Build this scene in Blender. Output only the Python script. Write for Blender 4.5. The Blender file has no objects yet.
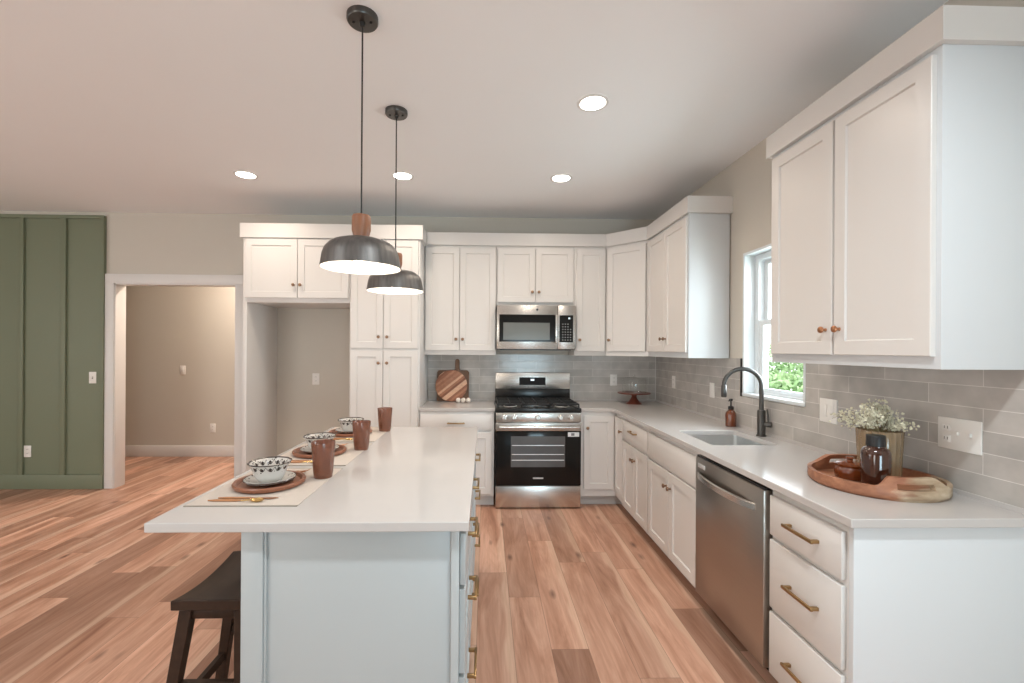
import bpy, bmesh, math, random
from mathutils import Vector, Matrix
random.seed(7)
SC = bpy.context.scene
C = SC.collection
PI = math.pi

# ------------------------------------------------------------------ camera
EYE = 1.4557
YAW, ROLL, FPX = 0.0255, 0.006, 443.67
fwd = Vector((math.sin(YAW), math.cos(YAW), 0)); rt = Vector((math.cos(YAW), -math.sin(YAW), 0)); upv = Vector((0, 0, 1))
r2 = math.cos(ROLL)*rt + math.sin(ROLL)*upv
u2 = -math.sin(ROLL)*rt + math.cos(ROLL)*upv
cam_data = bpy.data.cameras.new('camera'); cam = bpy.data.objects.new('camera', cam_data); C.objects.link(cam)
cam.matrix_world = Matrix(((r2.x, u2.x, -fwd.x, 0), (r2.y, u2.y, -fwd.y, 0), (r2.z, u2.z, -fwd.z, EYE), (0, 0, 0, 1)))
cam_data.sensor_width = 36; cam_data.sensor_fit = 'HORIZONTAL'; cam_data.lens = FPX/1024*36
cam_data.shift_x = 15.2/1024; cam_data.shift_y = 7.59/1024; cam_data.clip_start = 0.05
SC.camera = cam

# ------------------------------------------------------------------ colour management, world, daylight
SC.view_settings.view_transform = 'Standard'; SC.view_settings.look = 'None'
SC.view_settings.gamma = 1; SC.view_settings.use_curve_mapping = False
SC.view_settings.exposure = 0.20
w = bpy.data.worlds.new('sky'); SC.world = w; w.use_nodes = True
bg = w.node_tree.nodes['Background']; bg.inputs['Color'].default_value = (0.95, 0.98, 1.0, 1); bg.inputs['Strength'].default_value = 3.3

def area(name, loc, direction, sx, sy, power, col, spread=PI):
    l = bpy.data.lights.new(name, 'AREA'); l.shape = 'RECTANGLE'; l.size = sx; l.size_y = sy
    l.energy = power; l.color = col; l.spread = spread
    o = bpy.data.objects.new(name, l); C.objects.link(o); o.location = loc
    o.rotation_euler = Vector(direction).to_track_quat('-Z', 'Y').to_euler()
    return o
DAY = (0.86, 0.95, 1.0)
area('daylight_rear_window', (1.1, -2.55, 1.0), (0.0, 1, 0.0), 1.1, 1.3, 35, (0.50, 0.83, 1.0))
area('daylight_rear_glass_door', (-4.0, -2.55, 1.35), (0.1, 1, 0.0), 2.0, 1.9, 32, (1.0, 0.97, 0.86))
area('daylight_left_window', (-6.5, 1.0, 1.5), (1, 0, 0), 2.4, 1.6, 5, (1.0, 0.96, 0.88))
area('daylight_sink_window', (2.45, 2.77, 1.75), (-1, 0, -0.12), 1.1, 1.2, 75, (0.78, 0.92, 1.0))

# ------------------------------------------------------------------ materials
MATS = {}
def nodes_of(name):
    m = bpy.data.materials.new(name); m.use_nodes = True; MATS[name] = m
    nt = m.node_tree; return m, nt, nt.nodes['Principled BSDF']
def mat(name, col, rough=0.5, metal=0.0, spec=0.5, coat=0.0, var=0.0, vscale=8.0, bump=0.0, bscale=60.0, stretch=None, trans=0.0, ior=1.45, emit=None, estr=0.0, alpha=1.0):
    m, nt, p = nodes_of(name)
    p.inputs['Base Color'].default_value = (*col, 1); p.inputs['Roughness'].default_value = rough
    p.inputs['Metallic'].default_value = metal; p.inputs['Specular IOR Level'].default_value = spec
    p.inputs['Coat Weight'].default_value = coat; p.inputs['Coat Roughness'].default_value = 0.1
    p.inputs['Transmission Weight'].default_value = trans; p.inputs['IOR'].default_value = ior
    p.inputs['Alpha'].default_value = alpha
    if emit: p.inputs['Emission Color'].default_value = (*emit, 1); p.inputs['Emission Strength'].default_value = estr
    tc = nt.nodes.new('ShaderNodeTexCoord'); mp = nt.nodes.new('ShaderNodeMapping'); nt.links.new(tc.outputs['Object'], mp.inputs['Vector'])
    if stretch: mp.inputs['Scale'].default_value = stretch
    n = nt.nodes.new('ShaderNodeTexNoise'); n.inputs['Scale'].default_value = vscale; n.inputs['Detail'].default_value = 4
    nt.links.new(mp.outputs['Vector'], n.inputs['Vector'])
    if var:
        mx = nt.nodes.new('ShaderNodeMix'); mx.data_type = 'RGBA'
        mx.inputs['A'].default_value = (*[c*(1-var) for c in col], 1); mx.inputs['B'].default_value = (*[min(1, c*(1+var)) for c in col], 1)
        nt.links.new(n.outputs['Fac'], mx.inputs['Factor']); nt.links.new(mx.outputs['Result'], p.inputs['Base Color'])
    if bump:
        n2 = nt.nodes.new('ShaderNodeTexNoise'); n2.inputs['Scale'].default_value = bscale; nt.links.new(mp.outputs['Vector'], n2.inputs['Vector'])
        b = nt.nodes.new('ShaderNodeBump'); b.inputs['Strength'].default_value = bump; b.inputs['Distance'].default_value = 0.002
        nt.links.new(n2.outputs['Fac'], b.inputs['Height']); nt.links.new(b.outputs['Normal'], p.inputs['Normal'])
    return m
def M(n): return MATS[n]

mat('wall_paint', (0.61, 0.565, 0.495), 0.7, var=0.02, vscale=2, bump=0.05, bscale=250)
mat('hall_paint', (0.61, 0.565, 0.495), 0.7, var=0.02, vscale=2)
mat('ceiling_paint', (0.90, 0.905, 0.91), 0.8, var=0.015, vscale=1.5)
mat('green_paint', (0.185, 0.205, 0.135), 0.5, var=0.03, vscale=3)
mat('trim_white', (0.74, 0.715, 0.69), 0.35)
mat('cabinet_white', (0.72, 0.69, 0.66), 0.32, var=0.012, vscale=3)
mat('cabinet_daylit_white', (0.68, 0.70, 0.715), 0.35, var=0.012, vscale=3)  # cabinet white with the cool daylight on end faces tinted in
mat('toe_kick', (0.62, 0.59, 0.56), 0.5)
mat('island_shaded_white', (0.46, 0.49, 0.497), 0.35, var=0.012, vscale=3)  # cabinet white with shade and cool daylight put into the colour
mat('quartz', (0.555, 0.525, 0.505), 0.12, var=0.02, vscale=5)
mat('stainless', (0.62, 0.60, 0.57), 0.27, 1.0, var=0.08, vscale=3, stretch=(1, 1, 60), bump=0.04, bscale=8)
mat('stainless_dark', (0.43, 0.39, 0.35), 0.32, 1.0, var=0.05, vscale=3, stretch=(1, 1, 60))
mat('sink_steel', (0.80, 0.80, 0.79), 0.34, 1.0, var=0.05, vscale=6)
mat('black_enamel', (0.012, 0.012, 0.012), 0.22)
mat('cast_iron', (0.02, 0.02, 0.02), 0.55, bump=0.2, bscale=200)
mat('black_glass', (0.010, 0.010, 0.010), 0.10, spec=0.35)
mat('display_black', (0.02, 0.018, 0.017), 0.5, spec=0.2)
mat('oven_window', (0.10, 0.10, 0.10), 0.10, spec=0.4, var=0.3, vscale=5)
mat('microwave_window', (0.17, 0.18, 0.17), 0.15, spec=0.4)
mat('brass', (0.40, 0.26, 0.125), 0.32, 1.0)
mat('bronze', (0.30, 0.185, 0.12), 0.35, 1.0)
mat('copper', (0.50, 0.24, 0.13), 0.32, 1.0)
mat('gold', (0.75, 0.52, 0.22), 0.25, 1.0)
mat('matte_black', (0.025, 0.024, 0.024), 0.4, 0.3)
mat('gunmetal', (0.10, 0.095, 0.09), 0.33, 0.9)
mat('shade_bronze', (0.17, 0.162, 0.155), 0.46, 0.85, var=0.45, vscale=4, stretch=(14, 14, 1))
mat('shade_white', (0.9, 0.88, 0.84), 0.4, emit=(1, 0.93, 0.82), estr=0.0)
mat('plastic_white', (0.85, 0.82, 0.78), 0.35)
mat('slot_dark', (0.15, 0.13, 0.12), 0.5)
mat('kick_dark', (0.02, 0.015, 0.012), 0.8, spec=0.1)
mat('label_white', (0.8, 0.8, 0.8), 0.4)
mat('logo_silver', (0.75, 0.75, 0.75), 0.3, 0.6)
mat('button_grey', (0.22, 0.22, 0.22), 0.4)
mat('display_glow', (0.05, 0.07, 0.08), 0.2, emit=(0.75, 0.9, 1.0), estr=1.2)
mat('lamp_disc', (1, 1, 1), 0.5, emit=(1.0, 0.95, 0.86), estr=9.0)
mat('bulb_glow', (1, 0.95, 0.85), 0.3, emit=(1.0, 0.88, 0.7), estr=14.0)
mat('dark_wood', (0.034, 0.017, 0.010), 0.42, spec=0.3, var=0.5, vscale=6, stretch=(6, 0.8, 6))
mat('board_dark', (0.17, 0.085, 0.045), 0.45, var=0.3, vscale=8, stretch=(12, 12, 1.5))
mat('stand_wood', (0.16, 0.045, 0.028), 0.3, var=0.3, vscale=8, stretch=(2, 10, 4))
mat('pendant_wood', (0.30, 0.13, 0.07), 0.38, var=0.35, vscale=7, stretch=(8, 8, 1))
mat('charger_wood', (0.27, 0.105, 0.058), 0.33, var=0.3, vscale=8, stretch=(2, 10, 2))
mat('cutlery_wood', (0.42, 0.19, 0.08), 0.4, var=0.25, vscale=20)
mat('linen', (0.56, 0.49, 0.43), 0.9, var=0.06, vscale=120, bump=0.3, bscale=500)
mat('linen_hem', (0.34, 0.30, 0.25), 0.9, var=0.06, vscale=120)
mat('stoneware', (0.76, 0.72, 0.67), 0.25)
mat('brown_tumbler', (0.34, 0.13, 0.075), 0.22, trans=0.55, coat=0.3, var=0.3, vscale=25)
mat('amber_glass', (0.22, 0.05, 0.012), 0.07, trans=0.35, coat=0.8)
mat('dark_amber', (0.055, 0.018, 0.010), 0.06, trans=0.15, coat=0.8)
mat('clear_glass', (1, 1, 1), 0.02, trans=1.0, ior=1.3)
mat('smoke_vase', (0.50, 0.36, 0.22), 0.12, trans=0.55, coat=0.3)
mat('bead_white', (0.85, 0.76, 0.68), 0.35)
mat('blossom', (0.80, 0.76, 0.60), 0.8, var=0.15, vscale=90)
mat('dry_stem', (0.30, 0.24, 0.12), 0.8, var=0.2, vscale=60)
mat('vinyl_white', (0.74, 0.78, 0.80), 0.3)
mat('leaf', (0.30, 0.46, 0.22), 0.45, var=0.55, vscale=5)
mat('bark', (0.12, 0.08, 0.05), 0.9)
mat('lawn', (0.16, 0.30, 0.08), 0.9, var=0.3, vscale=4)

def window_glass():
    m, nt, p = nodes_of('window_glass')
    nt.nodes.remove(p); out = nt.nodes['Material Output']
    tr = nt.nodes.new('ShaderNodeBsdfTransparent'); gl = nt.nodes.new('ShaderNodeBsdfGlossy'); gl.inputs['Roughness'].default_value = 0.03
    mx = nt.nodes.new('ShaderNodeMixShader'); mx.inputs[0].default_value = 0.06
    nt.links.new(tr.outputs[0], mx.inputs[1]); nt.links.new(gl.outputs[0], mx.inputs[2]); nt.links.new(mx.outputs[0], out.inputs['Surface'])
window_glass()
def thin_glass():
    m, nt, p = nodes_of('thin_glass')
    nt.nodes.remove(p); out = nt.nodes['Material Output']
    tr = nt.nodes.new('ShaderNodeBsdfTransparent'); tr.inputs[0].default_value = (0.97, 0.97, 0.96, 1)
    gl = nt.nodes.new('ShaderNodeBsdfGlossy'); gl.inputs['Roughness'].default_value = 0.04
    lw = nt.nodes.new('ShaderNodeLayerWeight'); lw.inputs[0].default_value = 0.5
    pw = nt.nodes.new('ShaderNodeMath'); pw.operation = 'POWER'; pw.inputs[1].default_value = 4.0; nt.links.new(lw.outputs['Facing'], pw.inputs[0])
    sc = nt.nodes.new('ShaderNodeMath'); sc.operation = 'MULTIPLY_ADD'; sc.inputs[1].default_value = 0.45; sc.inputs[2].default_value = 0.05; nt.links.new(pw.outputs[0], sc.inputs[0])
    mx = nt.nodes.new('ShaderNodeMixShader'); nt.links.new(sc.outputs[0], mx.inputs[0])
    nt.links.new(tr.outputs[0], mx.inputs[1]); nt.links.new(gl.outputs[0], mx.inputs[2]); nt.links.new(mx.outputs[0], out.inputs['Surface'])
thin_glass()

def nd(nt, typ, **kw):
    n = nt.nodes.new(typ)
    for k, v in kw.items(): setattr(n, k, v)
    return n
def mth(nt, op, a, b=None, c=None):
    n = nt.nodes.new('ShaderNodeMath'); n.operation = op
    for i, x in enumerate((a, b, c)):
        if x is None: continue
        if isinstance(x, (int, float)): n.inputs[i].default_value = x
        else: nt.links.new(x, n.inputs[i])
    return n.outputs[0]
def ramp(nt, fac, stops):
    r = nt.nodes.new('ShaderNodeValToRGB'); e = r.color_ramp.elements
    while len(e) < len(stops): e.new(0.5)
    for el, (pos, col) in zip(e, stops): el.position = pos; el.color = (*col, 1)
    nt.links.new(fac, r.inputs[0]); return r.outputs[0]
def mixc(nt, fac, a, b, typ='MIX'):
    n = nt.nodes.new('ShaderNodeMix'); n.data_type = 'RGBA'; n.blend_type = typ
    for s, x in (('Factor', fac), ('A', a), ('B', b)):
        if isinstance(x, (int, float)): n.inputs[s].default_value = x
        elif isinstance(x, tuple): n.inputs[s].default_value = (*x, 1)
        else: nt.links.new(x, n.inputs[s])
    return n.outputs['Result']

def floor_material():
    m, nt, p = nodes_of('plank_floor')
    L = nt.links
    geo = nd(nt, 'ShaderNodeNewGeometry'); sep = nd(nt, 'ShaderNodeSeparateXYZ'); L.new(geo.outputs['Position'], sep.inputs[0])
    PW, PL = 0.182, 1.22
    xr = mth(nt, 'DIVIDE', mth(nt, 'ADD', sep.outputs[0], 20.055), PW)
    row = mth(nt, 'FLOOR', xr); fx = mth(nt, 'FRACT', xr)
    wn = nd(nt, 'ShaderNodeTexWhiteNoise', noise_dimensions='1D'); L.new(row, wn.inputs['W'])
    yr = mth(nt, 'ADD', mth(nt, 'DIVIDE', mth(nt, 'ADD', sep.outputs[1], 20), PL), mth(nt, 'MULTIPLY', wn.outputs['Value'], 7.3))
    col = mth(nt, 'FLOOR', yr); fy = mth(nt, 'FRACT', yr)
    cmb = nd(nt, 'ShaderNodeCombineXYZ'); L.new(row, cmb.inputs[0]); L.new(col, cmb.inputs[1])
    wid = nd(nt, 'ShaderNodeTexWhiteNoise', noise_dimensions='3D'); L.new(cmb.outputs[0], wid.inputs['Vector'])
    pid = wid.outputs['Value']
    # grain, shifted per plank
    gv = nd(nt, 'ShaderNodeCombineXYZ')
    L.new(mth(nt, 'ADD', mth(nt, 'MULTIPLY', sep.outputs[0], 11.0), mth(nt, 'MULTIPLY', pid, 37.0)), gv.inputs[0])
    L.new(mth(nt, 'ADD', mth(nt, 'MULTIPLY', sep.outputs[1], 1.3), mth(nt, 'MULTIPLY', pid, 91.0)), gv.inputs[1])
    g1 = nd(nt, 'ShaderNodeTexNoise'); g1.inputs['Scale'].default_value = 1.0; g1.inputs['Detail'].default_value = 6; g1.inputs['Roughness'].default_value = 0.62; g1.inputs['Distortion'].default_value = 0.9
    L.new(gv.outputs[0], g1.inputs['Vector'])
    gv2 = nd(nt, 'ShaderNodeCombineXYZ')
    L.new(mth(nt, 'ADD', mth(nt, 'MULTIPLY', sep.outputs[0], 90.0), mth(nt, 'MULTIPLY', pid, 17.0)), gv2.inputs[0])
    L.new(mth(nt, 'MULTIPLY', sep.outputs[1], 4.0), gv2.inputs[1])
    g2 = nd(nt, 'ShaderNodeTexNoise'); g2.inputs['Scale'].default_value = 1.0; g2.inputs['Detail'].default_value = 3; L.new(gv2.outputs[0], g2.inputs['Vector'])
    base = ramp(nt, g1.outputs['Fac'], [(0.25, (0.25, 0.118, 0.075)), (0.40, (0.385, 0.21, 0.142)), (0.54, (0.48, 0.285, 0.205)), (0.68, (0.56, 0.36, 0.27)), (0.82, (0.68, 0.49, 0.38))])
    tone = ramp(nt, pid, [(0.0, (0.66, 0.59, 0.555)), (0.3, (0.96, 0.91, 0.875)), (0.65, (1.22, 1.17, 1.14)), (1.0, (1.56, 1.52, 1.50))])
    c1 = mixc(nt, 1.0, base, tone, 'MULTIPLY')
    # pale sapwood along one edge of some boards
    sp2 = nd(nt, 'ShaderNodeSeparateColor'); L.new(wid.outputs['Color'], sp2.inputs[0])
    gn = nd(nt, 'ShaderNodeTexNoise'); gn.inputs['Scale'].default_value = 1.0; gn.inputs['Detail'].default_value = 2
    gv3 = nd(nt, 'ShaderNodeCombineXYZ'); L.new(mth(nt, 'MULTIPLY', pid, 55.0), gv3.inputs[0]); L.new(mth(nt, 'MULTIPLY', sep.outputs[1], 2.2), gv3.inputs[1]); L.new(gv3.outputs[0], gn.inputs['Vector'])
    edge = mth(nt, 'ADD', fx, mth(nt, 'MULTIPLY', mth(nt, 'SUBTRACT', gn.outputs['Fac'], 0.5), 0.55))
    sapf = mth(nt, 'MULTIPLY', ramp(nt, edge, [(0.74, (0, 0, 0)), (0.84, (1, 1, 1))]), mth(nt, 'GREATER_THAN', sp2.outputs[1], 0.55))
    c1 = mixc(nt, mth(nt, 'MULTIPLY', sapf, 0.45), c1, (0.78, 0.56, 0.42))
    fine = ramp(nt, g2.outputs['Fac'], [(0.3, (0.88, 0.86, 0.84)), (0.7, (1.06, 1.06, 1.06))])
    c2 = mixc(nt, 0.8, c1, fine, 'MULTIPLY')
    # knots
    kv = nd(nt, 'ShaderNodeCombineXYZ'); L.new(mth(nt, 'MULTIPLY', sep.outputs[0], 7.5), kv.inputs[0]); L.new(mth(nt, 'MULTIPLY', sep.outputs[1], 3.0), kv.inputs[1])
    vo = nd(nt, 'ShaderNodeTexVoronoi'); vo.inputs['Scale'].default_value = 1.0; L.new(kv.outputs[0], vo.inputs['Vector'])
    sp = nd(nt, 'ShaderNodeSeparateColor'); L.new(vo.outputs['Color'], sp.inputs[0])
    gate = mth(nt, 'LESS_THAN', sp.outputs[0], 0.5)
    kd = mth(nt, 'ADD', vo.outputs['Distance'], mth(nt, 'MULTIPLY', g2.outputs['Fac'], 0.10))
    kf = ramp(nt, kd, [(0.08, (1, 1, 1)), (0.24, (0, 0, 0))])
    kfac = mth(nt, 'MULTIPLY', mth(nt, 'MULTIPLY', kf, gate), 0.85)
    c3 = mixc(nt, kfac, c2, (0.13, 0.06, 0.04))
    # seams
    ex = mth(nt, 'MULTIPLY', mth(nt, 'MINIMUM', fx, mth(nt, 'SUBTRACT', 1.0, fx)), PW)
    ey = mth(nt, 'MULTIPLY', mth(nt, 'MINIMUM', fy, mth(nt, 'SUBTRACT', 1.0, fy)), PL)
    ed = mth(nt, 'MINIMUM', ex, ey)
    seam = mth(nt, 'LESS_THAN', ed, 0.0014)
    c4 = mixc(nt, mth(nt, 'MULTIPLY', seam, 0.55), c3, (0.12, 0.06, 0.04))
    L.new(c4, p.inputs['Base Color']); p.inputs['Roughness'].default_value = 0.42; p.inputs['Specular IOR Level'].default_value = 0.4
    b = nd(nt, 'ShaderNodeBump'); b.inputs['Strength'].default_value = 0.12; b.inputs['Distance'].default_value = 0.002
    L.new(mth(nt, 'SUBTRACT', g2.outputs['Fac'], seam), b.inputs['Height']); L.new(b.outputs['Normal'], p.inputs['Normal'])
floor_material()

def tile_material(name, axis, shift):
    m, nt, p = nodes_of(name); L = nt.links
    geo = nd(nt, 'ShaderNodeNewGeometry'); sep = nd(nt, 'ShaderNodeSeparateXYZ'); L.new(geo.outputs['Position'], sep.inputs[0])
    cv = nd(nt, 'ShaderNodeCombineXYZ')
    L.new(mth(nt, 'ADD', sep.outputs[axis], shift), cv.inputs[0]); L.new(mth(nt, 'SUBTRACT', sep.outputs[2], 0.93-0.8), cv.inputs[1])
    br = nd(nt, 'ShaderNodeTexBrick'); br.offset = 0.5; br.inputs['Scale'].default_value = 1.0
    br.inputs['Brick Width'].default_value = 0.265*1.5; br.inputs['Row Height'].default_value = 0.08
    br.inputs['Mortar Size'].default_value = 0.0016; br.inputs['Mortar Smooth'].default_value = 0.2; br.inputs['Bias'].default_value = 0
    br.inputs['Color1'].default_value = (0.46, 0.43, 0.40, 1); br.inputs['Color2'].default_value = (0.54, 0.505, 0.47, 1); br.inputs['Mortar'].default_value = (0.74, 0.71, 0.67, 1)
    L.new(cv.outputs[0], br.inputs['Vector'])
    n = nd(nt, 'ShaderNodeTexNoise'); n.inputs['Scale'].default_value = 9; n.inputs['Detail'].default_value = 3; L.new(geo.outputs['Position'], n.inputs['Vector'])
    v = ramp(nt, n.outputs['Fac'], [(0.3, (0.88, 0.88, 0.88)), (0.7, (1.1, 1.1, 1.1))])
    c = mixc(nt, 1.0, br.outputs['Color'], v, 'MULTIPLY'); L.new(c, p.inputs['Base Color'])
    p.inputs['Roughness'].default_value = 0.16
    wv = nd(nt, 'ShaderNodeTexNoise'); wv.inputs['Scale'].default_value = 1.0; wv.inputs['Detail'].default_value = 2
    sv = nd(nt, 'ShaderNodeCombineXYZ'); L.new(mth(nt, 'MULTIPLY', sep.outputs[axis], 12.0), sv.inputs[0]); L.new(mth(nt, 'MULTIPLY', sep.outputs[2], 45.0), sv.inputs[1]); L.new(sv.outputs[0], wv.inputs['Vector'])
    h = mth(nt, 'SUBTRACT', mth(nt, 'MULTIPLY', wv.outputs['Fac'], 0.6), br.outputs['Fac'])
    b = nd(nt, 'ShaderNodeBump'); b.inputs['Strength'].default_value = 0.35; b.inputs['Distance'].default_value = 0.003
    L.new(h, b.inputs['Height']); L.new(b.outputs['Normal'], p.inputs['Normal'])
tile_material('tile_along_x', 0, 10.0)
tile_material('tile_along_y', 1, 9.963)

def stripe_board():
    m, nt, p = nodes_of('board_striped'); L = nt.links
    tc = nd(nt, 'ShaderNodeTexCoord'); sep = nd(nt, 'ShaderNodeSeparateXYZ'); L.new(tc.outputs['Object'], sep.inputs[0])
    d = mth(nt, 'ADD', mth(nt, 'MULTIPLY', sep.outputs[0], -0.62), mth(nt, 'MULTIPLY', sep.outputs[2], 0.78))
    s = mth(nt, 'FLOOR', mth(nt, 'MULTIPLY', d, 46.0))
    wn = nd(nt, 'ShaderNodeTexWhiteNoise', noise_dimensions='1D'); L.new(s, wn.inputs['W'])
    c = ramp(nt, wn.outputs['Value'], [(0.0, (0.24, 0.085, 0.04)), (0.45, (0.34, 0.13, 0.065)), (0.7, (0.45, 0.20, 0.11)), (0.8, (0.70, 0.42, 0.27)), (1.0, (0.66, 0.36, 0.22))])
    n = nd(nt, 'ShaderNodeTexNoise'); n.inputs['Scale'].default_value = 40; L.new(tc.outputs['Object'], n.inputs['Vector'])
    L.new(mixc(nt, 0.35, c, ramp(nt, n.outputs['Fac'], [(0.3, (0.6, 0.6, 0.6)), (0.7, (1.2, 1.2, 1.2))]), 'MULTIPLY'), p.inputs['Base Color'])
    p.inputs['Roughness'].default_value = 0.4
stripe_board()

def tray_wood():
    m, nt, p = nodes_of('tray_wood'); L = nt.links
    tc = nd(nt, 'ShaderNodeTexCoord'); mp = nd(nt, 'ShaderNodeMapping'); mp.inputs['Scale'].default_value = (3, 9, 12); L.new(tc.outputs['Object'], mp.inputs[0])
    n = nd(nt, 'ShaderNodeTexNoise'); n.inputs['Scale'].default_value = 3; n.inputs['Detail'].default_value = 5; L.new(mp.outputs[0], n.inputs['Vector'])
    red = ramp(nt, n.outputs['Fac'], [(0.3, (0.24, 0.09, 0.045)), (0.6, (0.40, 0.17, 0.09)), (0.75, (0.52, 0.27, 0.16))])
    pale = ramp(nt, n.outputs['Fac'], [(0.3, (0.26, 0.16, 0.09)), (0.55, (0.47, 0.35, 0.235)), (0.75, (0.60, 0.49, 0.36))])
    sep = nd(nt, 'ShaderNodeSeparateXYZ'); L.new(tc.outputs['Object'], sep.inputs[0])
    # pale sapwood on the near right flank of the timber
    f = mth(nt, 'ADD', mth(nt, 'SUBTRACT', mth(nt, 'MULTIPLY', sep.outputs[0], 0.55), sep.outputs[1]), mth(nt, 'MULTIPLY', mth(nt, 'SUBTRACT', n.outputs['Fac'], 0.5), 0.12))
    ff = ramp(nt, f, [(0.14, (0, 0, 0)), (0.18, (1, 1, 1))])
    L.new(mixc(nt, ff, red, pale), p.inputs['Base Color']); p.inputs['Roughness'].default_value = 0.5
tray_wood()

def bowl_glaze():
    m, nt, p = nodes_of('bowl_glaze'); L = nt.links
    tc = nd(nt, 'ShaderNodeTexCoord'); sep = nd(nt, 'ShaderNodeSeparateXYZ'); L.new(tc.outputs['Object'], sep.inputs[0])
    ang = mth(nt, 'ARCTAN2', sep.outputs[1], sep.outputs[0])
    z = sep.outputs[2]
    u = mth(nt, 'MULTIPLY', ang, 14.0/(2*PI)); fu = mth(nt, 'ABSOLUTE', mth(nt, 'SUBTRACT', mth(nt, 'FRACT', u), 0.5))
    # motif: diamonds and scrolls in a band below the rim
    v = mth(nt, 'DIVIDE', mth(nt, 'SUBTRACT', z, 0.057), 0.012)
    dia = mth(nt, 'LESS_THAN', mth(nt, 'ADD', mth(nt, 'MULTIPLY', fu, 2.6), mth(nt, 'ABSOLUTE', v)), 0.62)
    arc = mth(nt, 'ABSOLUTE', mth(nt, 'SUBTRACT', mth(nt, 'ADD', mth(nt, 'MULTIPLY', mth(nt, 'POWER', mth(nt, 'MULTIPLY', fu, 2.0), 2.0), 1.5), -0.6), v))
    arcl = mth(nt, 'LESS_THAN', arc, 0.16)
    band = mth(nt, 'GREATER_THAN', z, 0.040)
    rim = mth(nt, 'GREATER_THAN', z, 0.0715)
    vo = nd(nt, 'ShaderNodeTexVoronoi'); vo.inputs['Scale'].default_value = 75; L.new(tc.outputs['Object'], vo.inputs['Vector'])
    dots = mth(nt, 'MULTIPLY', mth(nt, 'LESS_THAN', vo.outputs['Distance'], 0.22), mth(nt, 'GREATER_THAN', z, 0.040))
    mk = mth(nt, 'MAXIMUM', mth(nt, 'MULTIPLY', mth(nt, 'MAXIMUM', mth(nt, 'MAXIMUM', dia, arcl), dots), band), rim)
    L.new(mixc(nt, mk, (0.62, 0.59, 0.55), (0.04, 0.028, 0.025)), p.inputs['Base Color']); p.inputs['Roughness'].default_value = 0.2
bowl_glaze()
def plate_glaze():
    m, nt, p = nodes_of('plate_glaze'); L = nt.links
    tc = nd(nt, 'ShaderNodeTexCoord'); sep = nd(nt, 'ShaderNodeSeparateXYZ'); L.new(tc.outputs['Object'], sep.inputs[0])
    r = mth(nt, 'SQRT', mth(nt, 'ADD', mth(nt, 'POWER', sep.outputs[0], 2.0), mth(nt, 'POWER', sep.outputs[1], 2.0)))
    vo = nd(nt, 'ShaderNodeTexVoronoi'); vo.inputs['Scale'].default_value = 60; L.new(tc.outputs['Object'], vo.inputs['Vector'])
    mk = mth(nt, 'MAXIMUM', mth(nt, 'MULTIPLY', mth(nt, 'LESS_THAN', vo.outputs['Distance'], 0.25), mth(nt, 'GREATER_THAN', r, 0.070)), mth(nt, 'GREATER_THAN', r, 0.0915))
    L.new(mixc(nt, mk, (0.60, 0.57, 0.53), (0.08, 0.055, 0.045)), p.inputs['Base Color']); p.inputs['Roughness'].default_value = 0.2
plate_glaze()

# ------------------------------------------------------------------ helpers
ORG = {}
X, Y, Z = Vector((1, 0, 0)), Vector((0, 1, 0)), Vector((0, 0, 1))
def thing(name, label, cat, loc=(0, 0, 0), group=None):
    o = bpy.data.objects.new(name, None); C.objects.link(o); o.location = loc; o.empty_display_size = 0.05
    o['label'] = label; o['category'] = cat
    if group: o['group'] = group
    ORG[o] = Vector(loc); return o
def obj(name, bm, m, parent=None, origin=None, smooth=True, label=None, bevel=0.0, ang=35):
    """Mesh in world coordinates -> object; vertices are stored relative to the thing's base."""
    bmesh.ops.remove_doubles(bm, verts=bm.verts, dist=1e-6)
    bmesh.ops.recalc_face_normals(bm, faces=bm.faces)
    off = ORG[parent] if parent is not None else Vector(origin or (0, 0, 0))
    bmesh.ops.translate(bm, verts=bm.verts, vec=-off)
    me = bpy.data.meshes.new(name); bm.to_mesh(me); bm.free()
    if smooth:
        me.polygons.foreach_set('use_smooth', [True]*len(me.polygons)); me.set_sharp_from_angle(angle=math.radians(ang))
    ms = m if isinstance(m, (list, tuple)) else [m]
    for q in ms: me.materials.append(M(q) if isinstance(q, str) else q)
    o = bpy.data.objects.new(name, me); C.objects.link(o)
    if parent is not None: o.parent = parent
    else: o.location = off
    ORG[o] = off
    if label: o['label'] = label
    if bevel:
        b = o.modifiers.new('edge', 'BEVEL'); b.width = bevel; b.segments = 2; b.limit_method = 'ANGLE'; b.angle_limit = math.radians(40)
    return o
def tag(o, label, cat, group=None, kind=None):
    o['label'] = label; o['category'] = cat
    if group: o['group'] = group
    if kind: o['kind'] = kind
    return o
def struct(name, bm, m, label, cat, parent=None, **kw):
    o = obj(name, bm, m, parent, **kw)
    o['kind'] = 'structure'
    if parent is None: o['label'] = label; o['category'] = cat
    return o
def copy_tree(o, loc=None, parent=None):
    c = o.copy(); C.objects.link(c)
    if parent is not None: c.parent = parent
    if loc is not None: c.location = loc
    for ch in list(o.children): copy_tree(ch, None, c)
    return c
def B(): return bmesh.new()
def hexa(bm, P, bev=0.0, seg=2):
    v = [bm.verts.new(p) for p in P]
    fs = [bm.faces.new([v[i] for i in f]) for f in ((0, 1, 2, 3), (4, 5, 6, 7), (0, 1, 5, 4), (1, 2, 6, 5), (2, 3, 7, 6), (3, 0, 4, 7))]
    if bev:
        es = list({e for f in fs for e in f.edges})
        bmesh.ops.bevel(bm, geom=es, offset=bev, segments=seg, profile=0.5, affect='EDGES')
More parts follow.
